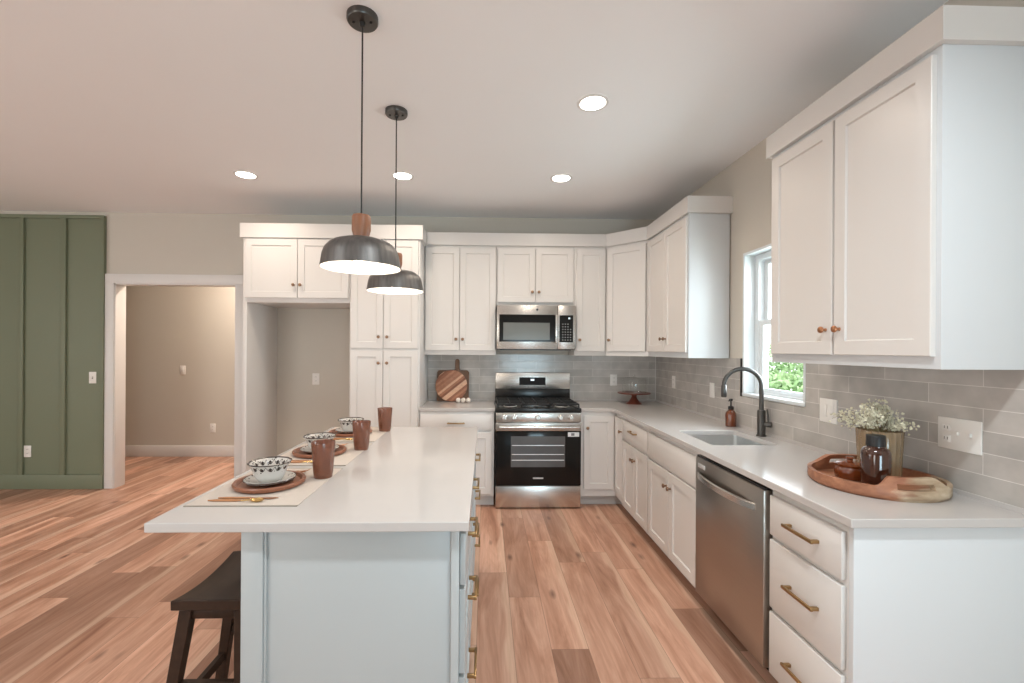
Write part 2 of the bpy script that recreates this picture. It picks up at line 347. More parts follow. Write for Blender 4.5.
def box(bm, x0, x1, y0, y1, z0, z1, bev=0.0):
    hexa(bm, [(x0, y0, z0), (x1, y0, z0), (x1, y1, z0), (x0, y1, z0), (x0, y0, z1), (x1, y0, z1), (x1, y1, z1), (x0, y1, z1)], bev)
    return bm
class Fr:
    """Frame of a cabinet front: o lower left corner on the face, u along it, n out of it."""
    def __init__(s, o, u, n): s.o, s.u, s.n = Vector(o), Vector(u).normalized(), Vector(n).normalized()
    def p(s, a, b, c=0.0): return s.o + s.u*a + Z*b + s.n*c
    def box(s, bm, a0, a1, b0, b1, c0, c1, bev=0.0):
        hexa(bm, [s.p(a0, b0, c0), s.p(a1, b0, c0), s.p(a1, b0, c1), s.p(a0, b0, c1), s.p(a0, b1, c0), s.p(a1, b1, c0), s.p(a1, b1, c1), s.p(a0, b1, c1)], bev)
        return bm
    def mat(s, a, b, c): # local z along n
        x = s.u; z = s.n; y = z.cross(x); q = s.p(a, b, c)
        return Matrix(((x.x, y.x, z.x, q.x), (x.y, y.y, z.y, q.y), (x.z, y.z, z.z, q.z), (0, 0, 0, 1)))
def lathe(bm, prof, seg=32, mtx=None, cap=True, rad=None):
    """prof: (r, z) list; rad(theta, r, z) may change the radius."""
    rings = []
    for r, z in prof:
        ring = []
        for k in range(seg):
            t = 2*PI*k/seg; rr = rad(t, r, z) if rad else r
            ring.append(bm.verts.new((rr*math.cos(t), rr*math.sin(t), z)))
        rings.append(ring)
    for a, b in zip(rings, rings[1:]):
        for k in range(seg):
            bm.faces.new((a[k], a[(k+1) % seg], b[(k+1) % seg], b[k]))
    if cap:
        bm.faces.new(rings[0][::-1]); bm.faces.new(rings[-1])
    vs = [v for r in rings for v in r]
    if mtx is not None: bmesh.ops.transform(bm, matrix=mtx, verts=vs)
    return bm
def tube(bm, pts, r, seg=10, closed=False, cap=True):
    pts = [Vector(p) for p in pts]; n = len(pts); rings = []
    rs = r if isinstance(r, (list, tuple)) else [r]*n
    ref = None
    for i, p in enumerate(pts):
        if closed: d = (pts[(i+1) % n] - pts[i-1]).normalized()
        else: d = (pts[min(i+1, n-1)] - pts[max(i-1, 0)]).normalized()
        if ref is None:
            ref = Z if abs(d.z) < 0.9 else X
        a = (ref - d*ref.dot(d)).normalized(); b = d.cross(a); ref = a
        rings.append([bm.verts.new(p + (a*math.cos(2*PI*k/seg) + b*math.sin(2*PI*k/seg))*rs[i]) for k in range(seg)])
    pairs = list(zip(rings, rings[1:])) + ([(rings[-1], rings[0])] if closed else [])
    for a, b in pairs:
        for k in range(seg): bm.faces.new((a[k], a[(k+1) % seg], b[(k+1) % seg], b[k]))
    if cap and not closed:
        bm.faces.new(rings[0][::-1]); bm.faces.new(rings[-1])
    return bm
def bar(bm, p0, p1, w0, w1, side=X):
    """Tapering square bar from p0 to p1; w = (width, depth) at each end."""
    p0, p1 = Vector(p0), Vector(p1); a = Vector(side); a = (a - Z*a.dot(Z)).normalized(); b = Z.cross(a)
    P = []
    for p, (w, d) in ((p0, w0), (p1, w1)):
        P += [p - a*w/2 - b*d/2, p + a*w/2 - b*d/2, p + a*w/2 + b*d/2, p - a*w/2 + b*d/2]
    hexa(bm, P, 0.002, 1); return bm
def prism(bm, outer, holes, z0, z1):
    """Flat slab with holes: loops of (x, y)."""
    for zz in (z0, z1):
        es = []
        for lp in [outer] + holes:
            vs = [bm.verts.new((x, y, zz)) for x, y in lp]
            es += [bm.edges.new((vs[i], vs[(i+1) % len(vs)])) for i in range(len(vs))]
        bmesh.ops.triangle_fill(bm, use_beauty=True, use_dissolve=False, edges=es)
    for lp in [outer] + holes:
        n = len(lp)
        for i in range(n):
            (xa, ya), (xb, yb) = lp[i], lp[(i+1) % n]
            bm.faces.new([bm.verts.new(q) for q in ((xa, ya, z0), (xb, yb, z0), (xb, yb, z1), (xa, ya, z1))])
    bmesh.ops.remove_doubles(bm, verts=bm.verts, dist=1e-5)
    return bm
def cells(bm, us, vs, keep, t0, t1, axis):
    """Wall with openings: grid in (u, v); axis 'y' -> (u, t, v), axis 'x' -> (t, u, v)."""
    f = (lambda u, t, v: (u, t, v)) if axis == 'y' else (lambda u, t, v: (t, u, v))
    nu, nv = len(us)-1, len(vs)-1
    K = lambda i, j: 0 <= i < nu and 0 <= j < nv and keep(i, j)
    q = lambda *c: bm.faces.new([bm.verts.new(p) for p in c])
    for i in range(nu):
        for j in range(nv):
            if not K(i, j): continue
            a, b, c, d = us[i], us[i+1], vs[j], vs[j+1]
            for t in (t0, t1): q(f(a, t, c), f(b, t, c), f(b, t, d), f(a, t, d))
            if not K(i-1, j): q(f(a, t0, c), f(a, t1, c), f(a, t1, d), f(a, t0, d))
            if not K(i+1, j): q(f(b, t0, c), f(b, t1, c), f(b, t1, d), f(b, t0, d))
            if not K(i, j-1): q(f(a, t0, c), f(b, t0, c), f(b, t1, c), f(a, t1, c))
            if not K(i, j+1): q(f(a, t0, d), f(b, t0, d), f(b, t1, d), f(a, t1, d))
    bmesh.ops.remove_doubles(bm, verts=bm.verts, dist=1e-5)
    return bm
def rrect(x0, x1, y0, y1, r, n=6):
    out = []
    for cx, cy, a0 in ((x1-r, y1-r, 0), (x0+r, y1-r, PI/2), (x0+r, y0+r, PI), (x1-r, y0+r, 1.5*PI)):
        out += [(cx + r*math.cos(a0 + PI/2*k/n), cy + r*math.sin(a0 + PI/2*k/n)) for k in range(n+1)]
    return out

# ------------------------------------------------------------------ room shell
XW, YW, CEIL = 1.816, 4.671, 2.84
XL, YR = -6.7, -2.7
struct('floor', box(B(), XL-0.2, XW+0.15, YR-0.2, 6.3, -0.1, 0), 'plank_floor', 'light brown oak plank floor running towards the range', 'floor', smooth=False)
struct('ceiling', box(B(), XL-0.2, XW+0.15, YR-0.2, 6.3, CEIL, CEIL+0.1), 'ceiling_paint', 'plain white ceiling with recessed lights over the kitchen', 'ceiling', smooth=False)
struct('wall_back', cells(B(), [XL, -3.82, -2.58, XW], [0, 2.112, CEIL], lambda i, j: not (i == 1 and j == 0), YW, 4.785, 'y'), 'wall_paint', 'beige wall behind the range with an open doorway', 'wall', smooth=False)
WY0, WY1, WZ0, WZ1 = 2.462, 3.082, 1.136, 2.14
struct('wall_right', cells(B(), [YR, WY0, WY1, 6.3], [0, WZ0, WZ1, CEIL], lambda i, j: not (i == 1 and j == 1), XW, XW+0.15, 'x'), 'wall_paint', 'beige wall with the sink window', 'wall', smooth=False)
struct('wall_hall', box(B(), XL, -2.0, 6.02, 6.15, 0, CEIL), 'hall_paint', 'beige hallway wall seen through the doorway', 'wall', smooth=False)
struct('wall_hall_side', box(B(), -2.36, -2.24, 4.785, 6.02, 0, CEIL), 'hall_paint', 'beige end wall of the hallway beyond the doorway', 'wall', smooth=False)
struct('wall_left', cells(B(), [YR, -0.2, 2.2, 6.3], [0, 0.7, 2.3, CEIL], lambda i, j: not (i == 1 and j == 1), XL-0.15, XL, 'x'), 'wall_paint', 'beige wall on the dining side with a wide window opening', 'wall', smooth=False)
struct('wall_rear', cells(B(), [XL, -5.0, -3.0, 0.5, 1.7, XW+0.15], [0, 0.3, 1.7, 2.37, CEIL], lambda i, j: not ((i == 1 and j in (1, 2)) or (i == 3 and j == 1)), YR-0.15, YR, 'y'), 'wall_paint', 'beige wall behind the viewer with two window openings', 'wall', smooth=False)
struct('baseboard_hall', box(B(), XL, -2.36, 6.003, 6.02, 0, 0.145, 0.003), 'trim_white', 'white baseboard along the hallway wall', 'baseboard')
# doorway casing with jambs
bm = B()
for a, b in ((-3.905, -3.815), (-2.585, -2.495)): box(bm, a, b, YW-0.022, YW, 0, 2.205, 0.003)
box(bm, -3.905, -2.495, YW-0.023, YW, 2.112, 2.205, 0.003)
box(bm, -3.825, -3.806, YW-0.012, 4.795, 0, 2.118, 0.001); box(bm, -2.594, -2.575, YW-0.012, 4.795, 0, 2.118, 0.001); box(bm, -3.825, -2.575, YW-0.012, 4.795, 2.099, 2.118, 0.001)
struct('trim_1', bm, 'trim_white', 'white casing and jambs around the open doorway', 'door casing')
# green board and batten feature wall
g = struct('wall_green', box(B(), XL, -3.908, YW-0.014, YW, 0, 2.80), 'green_paint', 'sage green board and batten wall panelling', 'wall panelling', smooth=False)
for xc in (-4.313, -4.733, -5.153, -5.573):
    struct('batten', box(B(), xc-0.026, xc+0.026, YW-0.036, YW-0.014, 0.145, 2.765, 0.002), 'green_paint', None, None, g)
struct('bottom_rail', box(B(), XL, -3.908, YW-0.036, YW-0.014, 0, 0.145, 0.003), 'green_paint', None, None, g)
struct('top_rail', box(B(), XL, -3.908, YW-0.036, YW-0.014, 2.765, 2.80, 0.003), 'green_paint', None, None, g)
struct('end_strip', box(B(), -3.93, -3.905, YW-0.036, YW-0.014, 0.145, 2.765, 0.002), 'green_paint', None, None, g)

# backsplash tile
bs = struct('wall_tiles_back', box(B(), -0.60, XW-0.009, YW-0.009, YW, 0.93, 1.40), 'tile_along_x', 'glossy greige tile backsplash behind the range', 'backsplash', smooth=False)
struct('grout_line', box(B(), XW-0.013, XW-0.009, YW-0.013, YW-0.009, 0.93, 1.395), 'trim_white', None, None, bs)
struct('caulk_strip', box(B(), -0.60, XW-0.009, YW-0.012, YW, 0.914, 0.93), 'quartz', None, None, bs)
rs_ = struct('wall_tiles_right', cells(B(), [1.395, WY0-0.004, WY1+0.012, YW], [0.93, WZ0-0.003, 1.40], lambda i, j: not (i == 1 and j == 1), XW-0.009, XW, 'x'), 'tile_along_y', 'glossy greige tile backsplash behind the sink', 'backsplash', smooth=False)
struct('caulk_strip', box(B(), XW-0.012, XW, 1.395, YW-0.009, 0.914, 0.93), 'quartz', None, None, rs_)
struct('edge_trim', box(B(), XW-0.012, XW, WY1+0.008, WY1+0.016, WZ0-0.003, 1.40), 'gunmetal', None, None, rs_)

# window over the sink: drywall return, vinyl frame, two sashes
wn = struct('window_1', cells(B(), [WY0+0.002, WY0+0.02, WY1-0.02, WY1-0.002], [WZ0+0.002, WZ0+0.02, WZ1-0.02, WZ1-0.002], lambda i, j: not (i == 1 and j == 1), XW-0.006, XW+0.15, 'x'), 'vinyl_white', 'white double hung window over the sink', 'window', smooth=False)
xa = 1.885
struct('window_frame', cells(B(), [WY0+0.02, WY0+0.06, WY1-0.06, WY1-0.02], [WZ0+0.02, WZ0+0.035, WZ1-0.06, WZ1-0.02], lambda i, j: not (i == 1 and j == 1), xa, xa+0.075, 'x'), 'vinyl_white', None, None, wn, bevel=0.003)
def sash(z0, z1, x0):
    s = struct('sash', cells(B(), [WY0+0.058, WY0+0.1, WY1-0.1, WY1-0.058], [z0, z0+0.036, z1-0.035, z1], lambda i, j: not (i == 1 and j == 1), x0, x0+0.03, 'x'), 'vinyl_white', None, None, wn, bevel=0.003)
    struct('pane', box(B(), x0+0.013, x0+0.017, WY0+0.098, WY1-0.098, z0+0.034, z1-0.033), 'window_glass', None, None, s, smooth=False)
sash(WZ0+0.030, 1.665, xa+0.008); sash(1.635, WZ1-0.055, xa+0.042)
struct('window_sill', box(B(), XW-0.01, xa+0.01, WY0+0.002, WY1-0.002, WZ0+0.002, WZ0+0.024, 0.003), 'vinyl_white', None, None, wn)

# ------------------------------------------------------------------ outside: lawn and shrubs
o = struct('ground', box(B(), XW+0.2, 14, -2, 16, -0.5, -0.35), 'lawn', 'green lawn outside the sink window', 'lawn', smooth=False)
def shrub(name, label, cx, cy, r, h, n, seed):
    rnd = random.Random(seed)
    t = thing(name, label, 'shrub', (cx, cy, -0.35), 'shrubs outside the sink window')
    st = B()
    for k in range(7):
        a = rnd.uniform(0, 2*PI); q = rnd.uniform(0.2, 0.6)*r
        tube(st, [(cx, cy, -0.35), (cx+q*0.4*math.cos(a), cy+q*0.4*math.sin(a), h*0.3), (cx+q*math.cos(a), cy+q*math.sin(a), h*0.75)], [0.03, 0.02, 0.008], 6)
    obj('stem', st, 'bark', t)
    bm = B()
    for k in range(n):
        d = Vector((rnd.gauss(0, 1), rnd.gauss(0, 1), rnd.gauss(0, 1))).normalized()
        q = rnd.uniform(0.72, 1.0)*(1+0.12*math.sin(5*d.x+3*d.z+seed)+0.1*math.sin(7*d.y))
        hc = (h-0.35)/2; hh = (h+0.35)/2
        c = Vector((cx+d.x*r*q, cy+d.y*r*q, hc+d.z*hh*q))
        a = (d + 0.8*Vector((rnd.gauss(0, 1), rnd.gauss(0, 1), rnd.gauss(0, 1)))).normalized()
        u = a.orthogonal().normalized(); u = (Matrix.Rotation(rnd.uniform(0, 6.28), 3, a) @ u); v = a.cross(u)
        s = rnd.uniform(0.026, 0.05)
        bm.faces.new([bm.verts.new(c + u*s*x + v*s*y + a*s*z) for x, y, z in ((-1, 0, 0), (-0.2, 0.42, 0.12), (0.5, 0.34, 0.08), (1, 0, -0.05), (0.5, -0.34, 0.08), (-0.2, -0.42, 0.12))])
    obj('foliage', bm, 'leaf', t, smooth=False)
shrub('garden_shrub', 'broad leafy green shrub seen low through the sink window', 3.75, 5.35, 0.95, 1.42, 11000, 3)
shrub('garden_shrub', 'taller leafy green shrub behind the low one outside the window', 5.4, 8.3, 1.4, 1.75, 5000, 8)

# ------------------------------------------------------------------ cabinet parts
def knob(fr, a, b, parent, m='bronze', c0=0.0):
    k = lathe(B(), [(0.0075, 0), (0.0065, 0.004), (0.0055, 0.012), (0.0075, 0.016), (0.0135, 0.019), (0.0148, 0.023), (0.0135, 0.027), (0.009, 0.0295)], 16, fr.mat(a, b, c0))
    return obj('knob', k, m, parent)
def pull(fr, a0, a1, b, parent, m='brass', c0=0.0, vertical=False):
    bm = B()
    if not vertical:
        fr.box(bm, a0, a1, b-0.006, b+0.006, c0+0.024, c0+0.034, 0.002)
        for a in (a0+0.004, a1-0.016): fr.box(bm, a, a+0.012, b-0.006, b+0.006, c0, c0+0.026, 0.001)
    return obj('handle', bm, m, parent)
def shaker(fr, a0, a1, b0, b1, parent, m='cabinet_white', t=0.02, fw=0.057, rec=0.008, name='door'):
    """Five piece door: raised frame round a recessed flat panel, one mesh."""
    bm = B()
    def ring(d, c): return [bm.verts.new(fr.p(a0+d, b0+d, c)) for _ in (0,)] + [bm.verts.new(fr.p(a1-d, b0+d, c)), bm.verts.new(fr.p(a1-d, b1-d, c)), bm.verts.new(fr.p(a0+d, b1-d, c))]
    rings = [ring(0, 0.001), ring(0, t-0.0025), ring(0.0025, t), ring(fw, t), ring(fw+0.004, t-rec)]
    for r1, r2_ in zip(rings, rings[1:]):
        for k in range(4): bm.faces.new((r1[k], r1[(k+1) % 4], r2_[(k+1) % 4], r2_[k]))
    bm.faces.new(rings[0][::-1]); bm.faces.new(rings[-1])
    return obj(name, bm, m, parent, smooth=False)
def slab(fr, a0, a1, b0, b1, parent, m='cabinet_white', t=0.02, name='drawer'):
    return obj(name, fr.box(B(), a0, a1, b0, b1, 0.001, t, 0.003), m, parent)
T = 0.02
CRZ0, CRZ1 = 2.470, 2.592

# ---- upper cabinets on the back wall
fb = lambda x, z: Fr((x, 4.36, z), (1, 0, 0), (0, -1, 0))
def upper(name, label, x0, x1, z0, doors, kn, group='white upper cabinets on the range wall'):
    t = thing(name, label, 'cabinet', ((x0+x1)/2, YW, z0), group)
    f = fb(0, 0)
    obj('carcass', box(B(), x0, x1, 4.36, YW-0.010, z0, CRZ0, 0.0015), 'cabinet_white', t)
    for (a0, a1), ks in zip(doors, kn):
        d = shaker(f, a0, a1, (1.44 if z0 < 1.6 else 1.915), 2.445, t)
        if ks: knob(f, a1-0.03 if ks > 0 else a0+0.03, 1.55 if z0 < 1.6 else 2.015, d, c0=T)
    return t
upper('upper_cabinet', 'white two door upper cabinet above the wooden boards', -0.60, 0.103, 1.397, [(-0.587, -0.2585), (-0.2535, 0.097-0.002)], [1, -1])
upper('upper_cabinet', 'short white two door cabinet above the microwave', 0.105, 0.873, 1.885, [(0.116, 0.4845), (0.4895, 0.862)], [1, -1])
upper('upper_cabinet', 'narrow white single door upper cabinet beside the microwave', 0.875, 1.187, 1.397, [(0.892, 1.176)], [-1])
# ---- diagonal corner cabinet
t = thing('corner_cabinet', 'white diagonal corner upper cabinet above the cake stand', 'cabinet', (1.5, 4.4, 1.397))
bm = B(); prism(bm, [(1.19, YW-0.010), (1.19, 4.36), (1.50, 4.05), (XW-0.010, 4.05), (XW-0.010, YW-0.010)], [], 1.397, CRZ0)
obj('carcass', bm, 'cabinet_white', t, smooth=False)
fd = Fr((1.19, 4.36, 0), (1, -1, 0), (-1, -1, 0))
d = shaker(fd, 0.022, 0.416, 1.44, 2.445, t); knob(fd, 0.052, 1.55, d, c0=T)
# ---- uppers on the right wall
fr_ = Fr((1.50, 0, 0), (0, -1, 0), (-1, 0, 0))      # a = -y
def upper_r(label, y0, y1, mids, ym):
    t = thing('upper_cabinet', label, 'cabinet', (XW, (y0+y1)/2, 1.397), 'white upper cabinets on the sink wall')
    obj('carcass', box(B(), 1.50, XW-0.0005 if y0 < 2 else XW-0.010, y0, y1, 1.397, CRZ0, 0.0015), 'cabinet_daylit_white', t)
    for (ya, yb), s in mids:
        d = shaker(fr_, -yb, -ya, 1.44, 2.445, t); knob(fr_, -(ya+0.032) if s > 0 else -(yb-0.032), 1.548, d, m='copper' if y0 < 2 else 'bronze', c0=T)
    return t
upper_r('white two door upper cabinet between the corner cabinet and the window', 3.245, 4.048, [((3.649, 4.035), 1), ((3.255, 3.644), -1)], None)
upper_r('large white two door upper cabinet above the wooden tray', 1.424, 2.287, [((1.863, 2.268), 1), ((1.440, 1.852), -1)], None)

# ---- crown mouldings (flat boards)
def path_band(bm, pts, th, z0, z1, close_ends=True):
    """Board following a polyline in plan, thickness th to its left side."""
    P = [Vector((x, y)) for x, y in pts]; L_, n = [], len(P)
    for i in range(n):
        ds = []
        if i > 0: ds.append((P[i]-P[i-1]).normalized())
        if i < n-1: ds.append((P[i+1]-P[i]).normalized())
        ns = [Vector((-d.y, d.x)) for d in ds]; mm = sum(ns, Vector((0, 0))).normalized()
        L_.append(P[i] + mm*(th/max(0.3, mm.dot(ns[0]))))
    out = [(p.x, p.y) for p in P] + [(p.x, p.y) for p in reversed(L_)]
    prism(bm, out, [], z0, z1); return bm
bm = B(); path_band(bm, [(-0.575, 4.338), (1.181, 4.338), (1.478, 4.041), (1.478, 3.222), (XW-0.001, 3.222)], 0.02, CRZ0, CRZ1)
box(bm, -0.574, 1.19, 4.358, YW-0.001, CRZ0, CRZ0+0.015)
tag(obj('crown_moulding', bm, 'cabinet_white', None, (0.5, 4.35, CRZ0), smooth=False), 'long flat white crown board turning the corner over the range wall cabinets', 'moulding')
bm = B(); path_band(bm, [(XW-0.001, 2.310), (1.478, 2.310), (1.478, 1.402), (XW-0.001, 1.402)], 0.022, CRZ0, 2.581); box(bm, 1.50, XW-0.001, 1.424, 2.287, CRZ0, CRZ0+0.015)
tag(obj('crown_moulding', bm, 'cabinet_white', None, (1.478, 1.85, CRZ0), smooth=False), 'short flat white crown board on the large cabinet above the tray', 'moulding')
bm = B(); path_band(bm, [(-2.220, YW-0.001), (-2.220, 4.055), (-0.578, 4.055), (-0.578, 4.336)], 0.022, 2.452, 2.580); box(bm, -2.19, -0.605, 4.08, YW-0.001, 2.452, 2.47)
tag(obj('crown_moulding', bm, 'cabinet_white', None, (-1.4, 4.055, 2.452), smooth=False), 'flat white crown board over the pantry and empty refrigerator bay', 'moulding')

# ---- refrigerator bay and pantry
ft = Fr((0, 4.08, 0), (1, 0, 0), (0, -1, 0))
t = thing('refrigerator_surround', 'white cabinet over an empty refrigerator bay with tall side panel', 'cabinet', (-1.7, YW, 0))
obj('carcass', box(B(), -2.165, -1.239, 4.08, YW-0.001, 1.867, 2.452, 0.0015), 'cabinet_white', t)
obj('side_panel', box(B(), -2.200, -2.165, 4.08, YW-0.001, 0, 2.452, 0.002), 'cabinet_white', t)
for a0, a1, s in ((-2.175, -1.7085, 1), (-1.7035, -1.252, -1)):
    d = shaker(ft, a0, a1, 1.908, 2.440, t); knob(ft, a1-0.028 if s > 0 else a0+0.028, 2.024, d, c0=T)
t = thing('pantry_cabinet', 'tall white four door pantry cabinet beside the refrigerator bay', 'cabinet', (-0.92, YW, 0))
bm = box(B(), -1.239, -0.602, 4.08, YW-0.001, 0.10, 2.452, 0.0015); box(bm, -1.239, -0.602, 4.15, YW-0.001, 0, 0.10)
obj('carcass', bm, 'cabinet_white', t)
for a0, a1, s in ((-1.226, -0.9345, 1), (-0.9295, -0.616, -1)):
    d = shaker(ft, a0, a1, 1.457, 2.440, t); knob(ft, a1-0.036 if s > 0 else a0+0.036, 1.56, d, c0=T)
    d = shaker(ft, a0, a1, 0.115, 1.437, t); knob(ft, a1-0.036 if s > 0 else a0+0.036, 1.323, d, c0=T)

# ------------------------------------------------------------------ base cabinets
CT, CTH = 0.914, 0.03
CB = CT-CTH
fbb = Fr((0, 4.085, 0), (1, 0, 0), (0, -1, 0))
t = thing('base_cabinet', 'white base cabinet with one wide drawer, under the wooden boards', 'cabinet', (-0.26, YW, 0))
bm = box(B(), -0.598, 0.084, 4.085, YW-0.001, 0.10, CB, 0.001); obj('carcass', bm, 'cabinet_white', t)
obj('toe_kick', box(B(), -0.598, 0.084, 4.15, 4.17, 0, 0.10), 'toe_kick', t)
d = slab(fbb, -0.588, 0.062, 0.712, 0.858, t); pull(fbb, -0.345, -0.185, 0.778, d, c0=T)
for a0, a1, s in ((-0.588, -0.266, 1), (-0.261, 0.062, -1)):
    d = shaker(fbb, a0, a1, 0.125, 0.693, t); knob(fbb, a1-0.03 if s > 0 else a0+0.03, 0.62, d, c0=T)
frb = Fr((1.216, 0, 0), (0, -1, 0), (-1, 0, 0))
t = thing('corner_base_cabinet', 'white L shaped corner base cabinet beside the range', 'cabinet', (1.5, 4.3, 0))
bm = B(); prism(bm, [(0.882, 4.085), (1.216, 4.085), (1.216, 3.832), (XW-0.001, 3.832), (XW-0.001, YW-0.001), (0.882, YW-0.001)], [], 0.10, CB)
obj('carcass', bm, 'cabinet_white', t, smooth=False)
bm = B(); path_band(bm, [(0.882, 4.16), (1.29, 4.16), (1.29, 3.832)], 0.02, 0, 0.10); obj('toe_kick', bm, 'toe_kick', t, smooth=False)
d = shaker(fbb, 0.912, 1.192, 0.165, 0.846, t); knob(fbb, 0.942, 0.735, d, c0=T)
d = shaker(frb, -4.060, -3.838, 0.165, 0.846, t, fw=0.05); knob(frb, -3.862, 0.737, d, c0=T)
def rbase(name, label, y0, y1, top=CB):
    t = thing(name, label, 'cabinet', (XW, (y0+y1)/2, 0), 'white base cabinets along the sink wall')
    obj('carcass', box(B(), 1.216, XW-0.001, y0, y1, 0.10, top, 0.001), 'cabinet_white', t)
    obj('toe_kick', box(B(), 1.29, 1.31, y0, y1, 0, 0.10), 'toe_kick', t)
    return t
t = rbase('base_cabinet', 'white base cabinet with a drawer over two doors, next to the corner', 3.238, 3.829)
d = slab(frb, -3.822, -3.246, 0.685, 0.852, t); pull(frb, -3.61, -3.46, 0.788, d, c0=T)
for ya, yb, s in ((3.538, 3.822, 1), (3.246, 3.533, -1)):
    d = shaker(frb, -yb, -ya, 0.108, 0.668, t); knob(frb, -(ya+0.022) if s > 0 else -(yb-0.022), 0.567, d, c0=T)
t = thing('sink_cabinet', 'white sink base cabinet with a blank panel over two doors', 'cabinet', (XW, 2.86, 0))
bm = B(); box(bm, 1.216, 1.235, 2.478, 3.235, 0.10, CB, 0.001); box(bm, 1.235, XW-0.001, 2.478, 2.496, 0.10, CB); box(bm, 1.235, XW-0.001, 3.217, 3.235, 0.10, CB); box(bm, 1.235, XW-0.001, 2.496, 3.217, 0.10, 0.12)
obj('carcass', bm, 'cabinet_white', t); obj('toe_kick', box(B(), 1.29, 1.31, 2.478, 3.235, 0, 0.10), 'toe_kick', t)
slab(frb, -3.226, -2.486, 0.676, 0.852, t, name='false_front')
for ya, yb, s in ((2.8595, 3.226, 1), (2.486, 2.8545, -1)):
    d = shaker(frb, -yb, -ya, 0.108, 0.660, t); knob(frb, -(ya+0.03) if s > 0 else -(yb-0.03), 0.563, d, c0=T)
t = thing('drawer_cabinet', 'white three drawer base cabinet at the open end of the counter', 'cabinet', (XW, 1.63, 0))
obj('carcass', box(B(), 1.216, XW-0.001, 1.440, 1.843, 0.10, CB, 0.001), 'cabinet_white', t)
obj('toe_kick', box(B(), 1.29, 1.31, 1.440, 1.843, 0, 0.10), 'toe_kick', t)
obj('end_panel', box(B(), 1.208, XW-0.001, 1.420, 1.440, 0.0, CB, 0.0015), 'cabinet_daylit_white', t)
for z0, z1, zp in ((0.688, 0.852, 0.773), (0.386, 0.668, 0.532), (0.108, 0.366, 0.229)):
    d = slab(frb, -1.832, -1.456, z0, z1, t); pull(frb, -1.712, -1.550, zp, d, c0=T)

# ---- countertops
t_ = obj('countertop', box(B(), -0.60, 0.093, 4.062, YW-0.012, CB, CT), 'quartz', None, (-0.26, 4.4, CB), bevel=0.003)
tag(t_, 'short white quartz countertop under the wooden boards', 'countertop')
SX0, SX1, SY0, SY1 = 1.300, 1.692, 2.505, 2.955
R = 0.035
arc = [(1.182-R + R*math.cos(a), 4.062-R + R*math.sin(a)) for a in [0]]
inner = [(1.182-0.045+0.045*math.cos(PI/2*k/6), 4.062-0.045+0.045*math.sin(PI/2*k/6)) for k in range(7)]
inner = [(1.137 + 0.045*math.sin(PI/2*k/6), 4.062 - 0.045 + 0.045*math.cos(PI/2*k/6)) for k in range(7)]
outer = [(XW-0.001, 1.400), (XW-0.001, YW-0.012), (0.886, YW-0.012), (0.886, 4.062)] + inner + [(1.182, 1.400)]
bm = B(); prism(bm, outer, [rrect(SX0, SX1, SY0, SY1, 0.022)], CB, CT)
tag(obj('countertop', bm, 'quartz', None, (1.5, 3.0, CB), bevel=0.003), 'long L shaped white quartz countertop with the sink', 'countertop')

# ---- undermount sink
t = thing('kitchen_sink', 'stainless steel undermount sink below the window', 'sink', (1.5, 2.73, 0.70))
bm = B(); seq = [(0.012, CB-0.0005), (-0.004, CB-0.0005), (-0.004, 0.74), (0.004, 0.715), (0.03, 0.700)]
loops = []
for d_, z in seq: loops.append([bm.verts.new((x, y, z)) for x, y in rrect(SX0-0.0+d_ if d_ > 0.013 else SX0-0.004 if d_ < 0.011 else SX0-0.018, SX1-d_ if d_ > 0.013 else SX1+0.004 if d_ < 0.011 else SX1+0.018, SY0+d_ if d_ > 0.013 else SY0-0.004 if d_ < 0.011 else SY0-0.018, SY1-d_ if d_ > 0.013 else SY1+0.004 if d_ < 0.011 else SY1+0.018, 0.022 + (0.014 if d_ == 0.012 else 0.004))])
for l1, l2 in zip(loops, loops[1:]):
    for k in range(len(l1)): bm.faces.new((l1[k], l1[(k+1) % len(l1)], l2[(k+1) % len(l1)], l2[k]))
bm.faces.new(loops[-1])
bas = obj('basin', bm, 'sink_steel', t)
obj('drain', lathe(B(), [(0.045, 0), (0.045, 0.003), (0.036, 0.003), (0.03, 0.001), (0.004, 0.001)], 24, Matrix.Translation((1.52, 2.73, 0.7005))), 'gunmetal', t)

# ---- faucet
FX, FY = 1.755, 2.775
t = thing('faucet', 'black gooseneck faucet beside the sink', 'faucet', (FX, FY, CT))
obj('base', lathe(B(), [(0.030, 0), (0.030, 0.006), (0.026, 0.009)], 24, Matrix.Translation((FX, FY, CT))), 'gunmetal', t)
obj('body', lathe(B(), [(0.0235, 0.008), (0.0235, 0.160), (0.021, 0.164)], 24, Matrix.Translation((FX, FY, CT))), 'gunmetal', t)
dirv = Vector((-0.21, 0.06, 0)); r_ = dirv.length/2; dn = dirv.normalized()
pts = [Vector((FX, FY, CT+0.16)), Vector((FX, FY, CT+0.24)), Vector((FX, FY, CT+0.315))]
for k in range(1, 17):
    a = PI*k/16; pts.append(Vector((FX, FY, CT+0.315)) + dn*r_*(1-math.cos(a)) + Z*r_*math.sin(a))
obj('neck', tube(B(), pts, 0.0135, 14), 'gunmetal', t)
e = Vector((FX, FY, 0)) + dirv
obj('spray_head', lathe(B(), [(0.0135, 0.318), (0.0165, 0.312), (0.0172, 0.245), (0.0150, 0.240)], 20, Matrix.Translation((e.x, e.y, CT))), 'gunmetal', t)
hd = Vector((0.75, -0.66, 0)).normalized()
hub = tube(B(), [Vector((FX, FY, CT+0.075)), Vector((FX, FY, CT+0.075)) + hd*0.055], 0.017, 16)
h_ = obj('valve', hub, 'gunmetal', t)
q0 = Vector((FX, FY, CT+0.08)) + hd*0.038
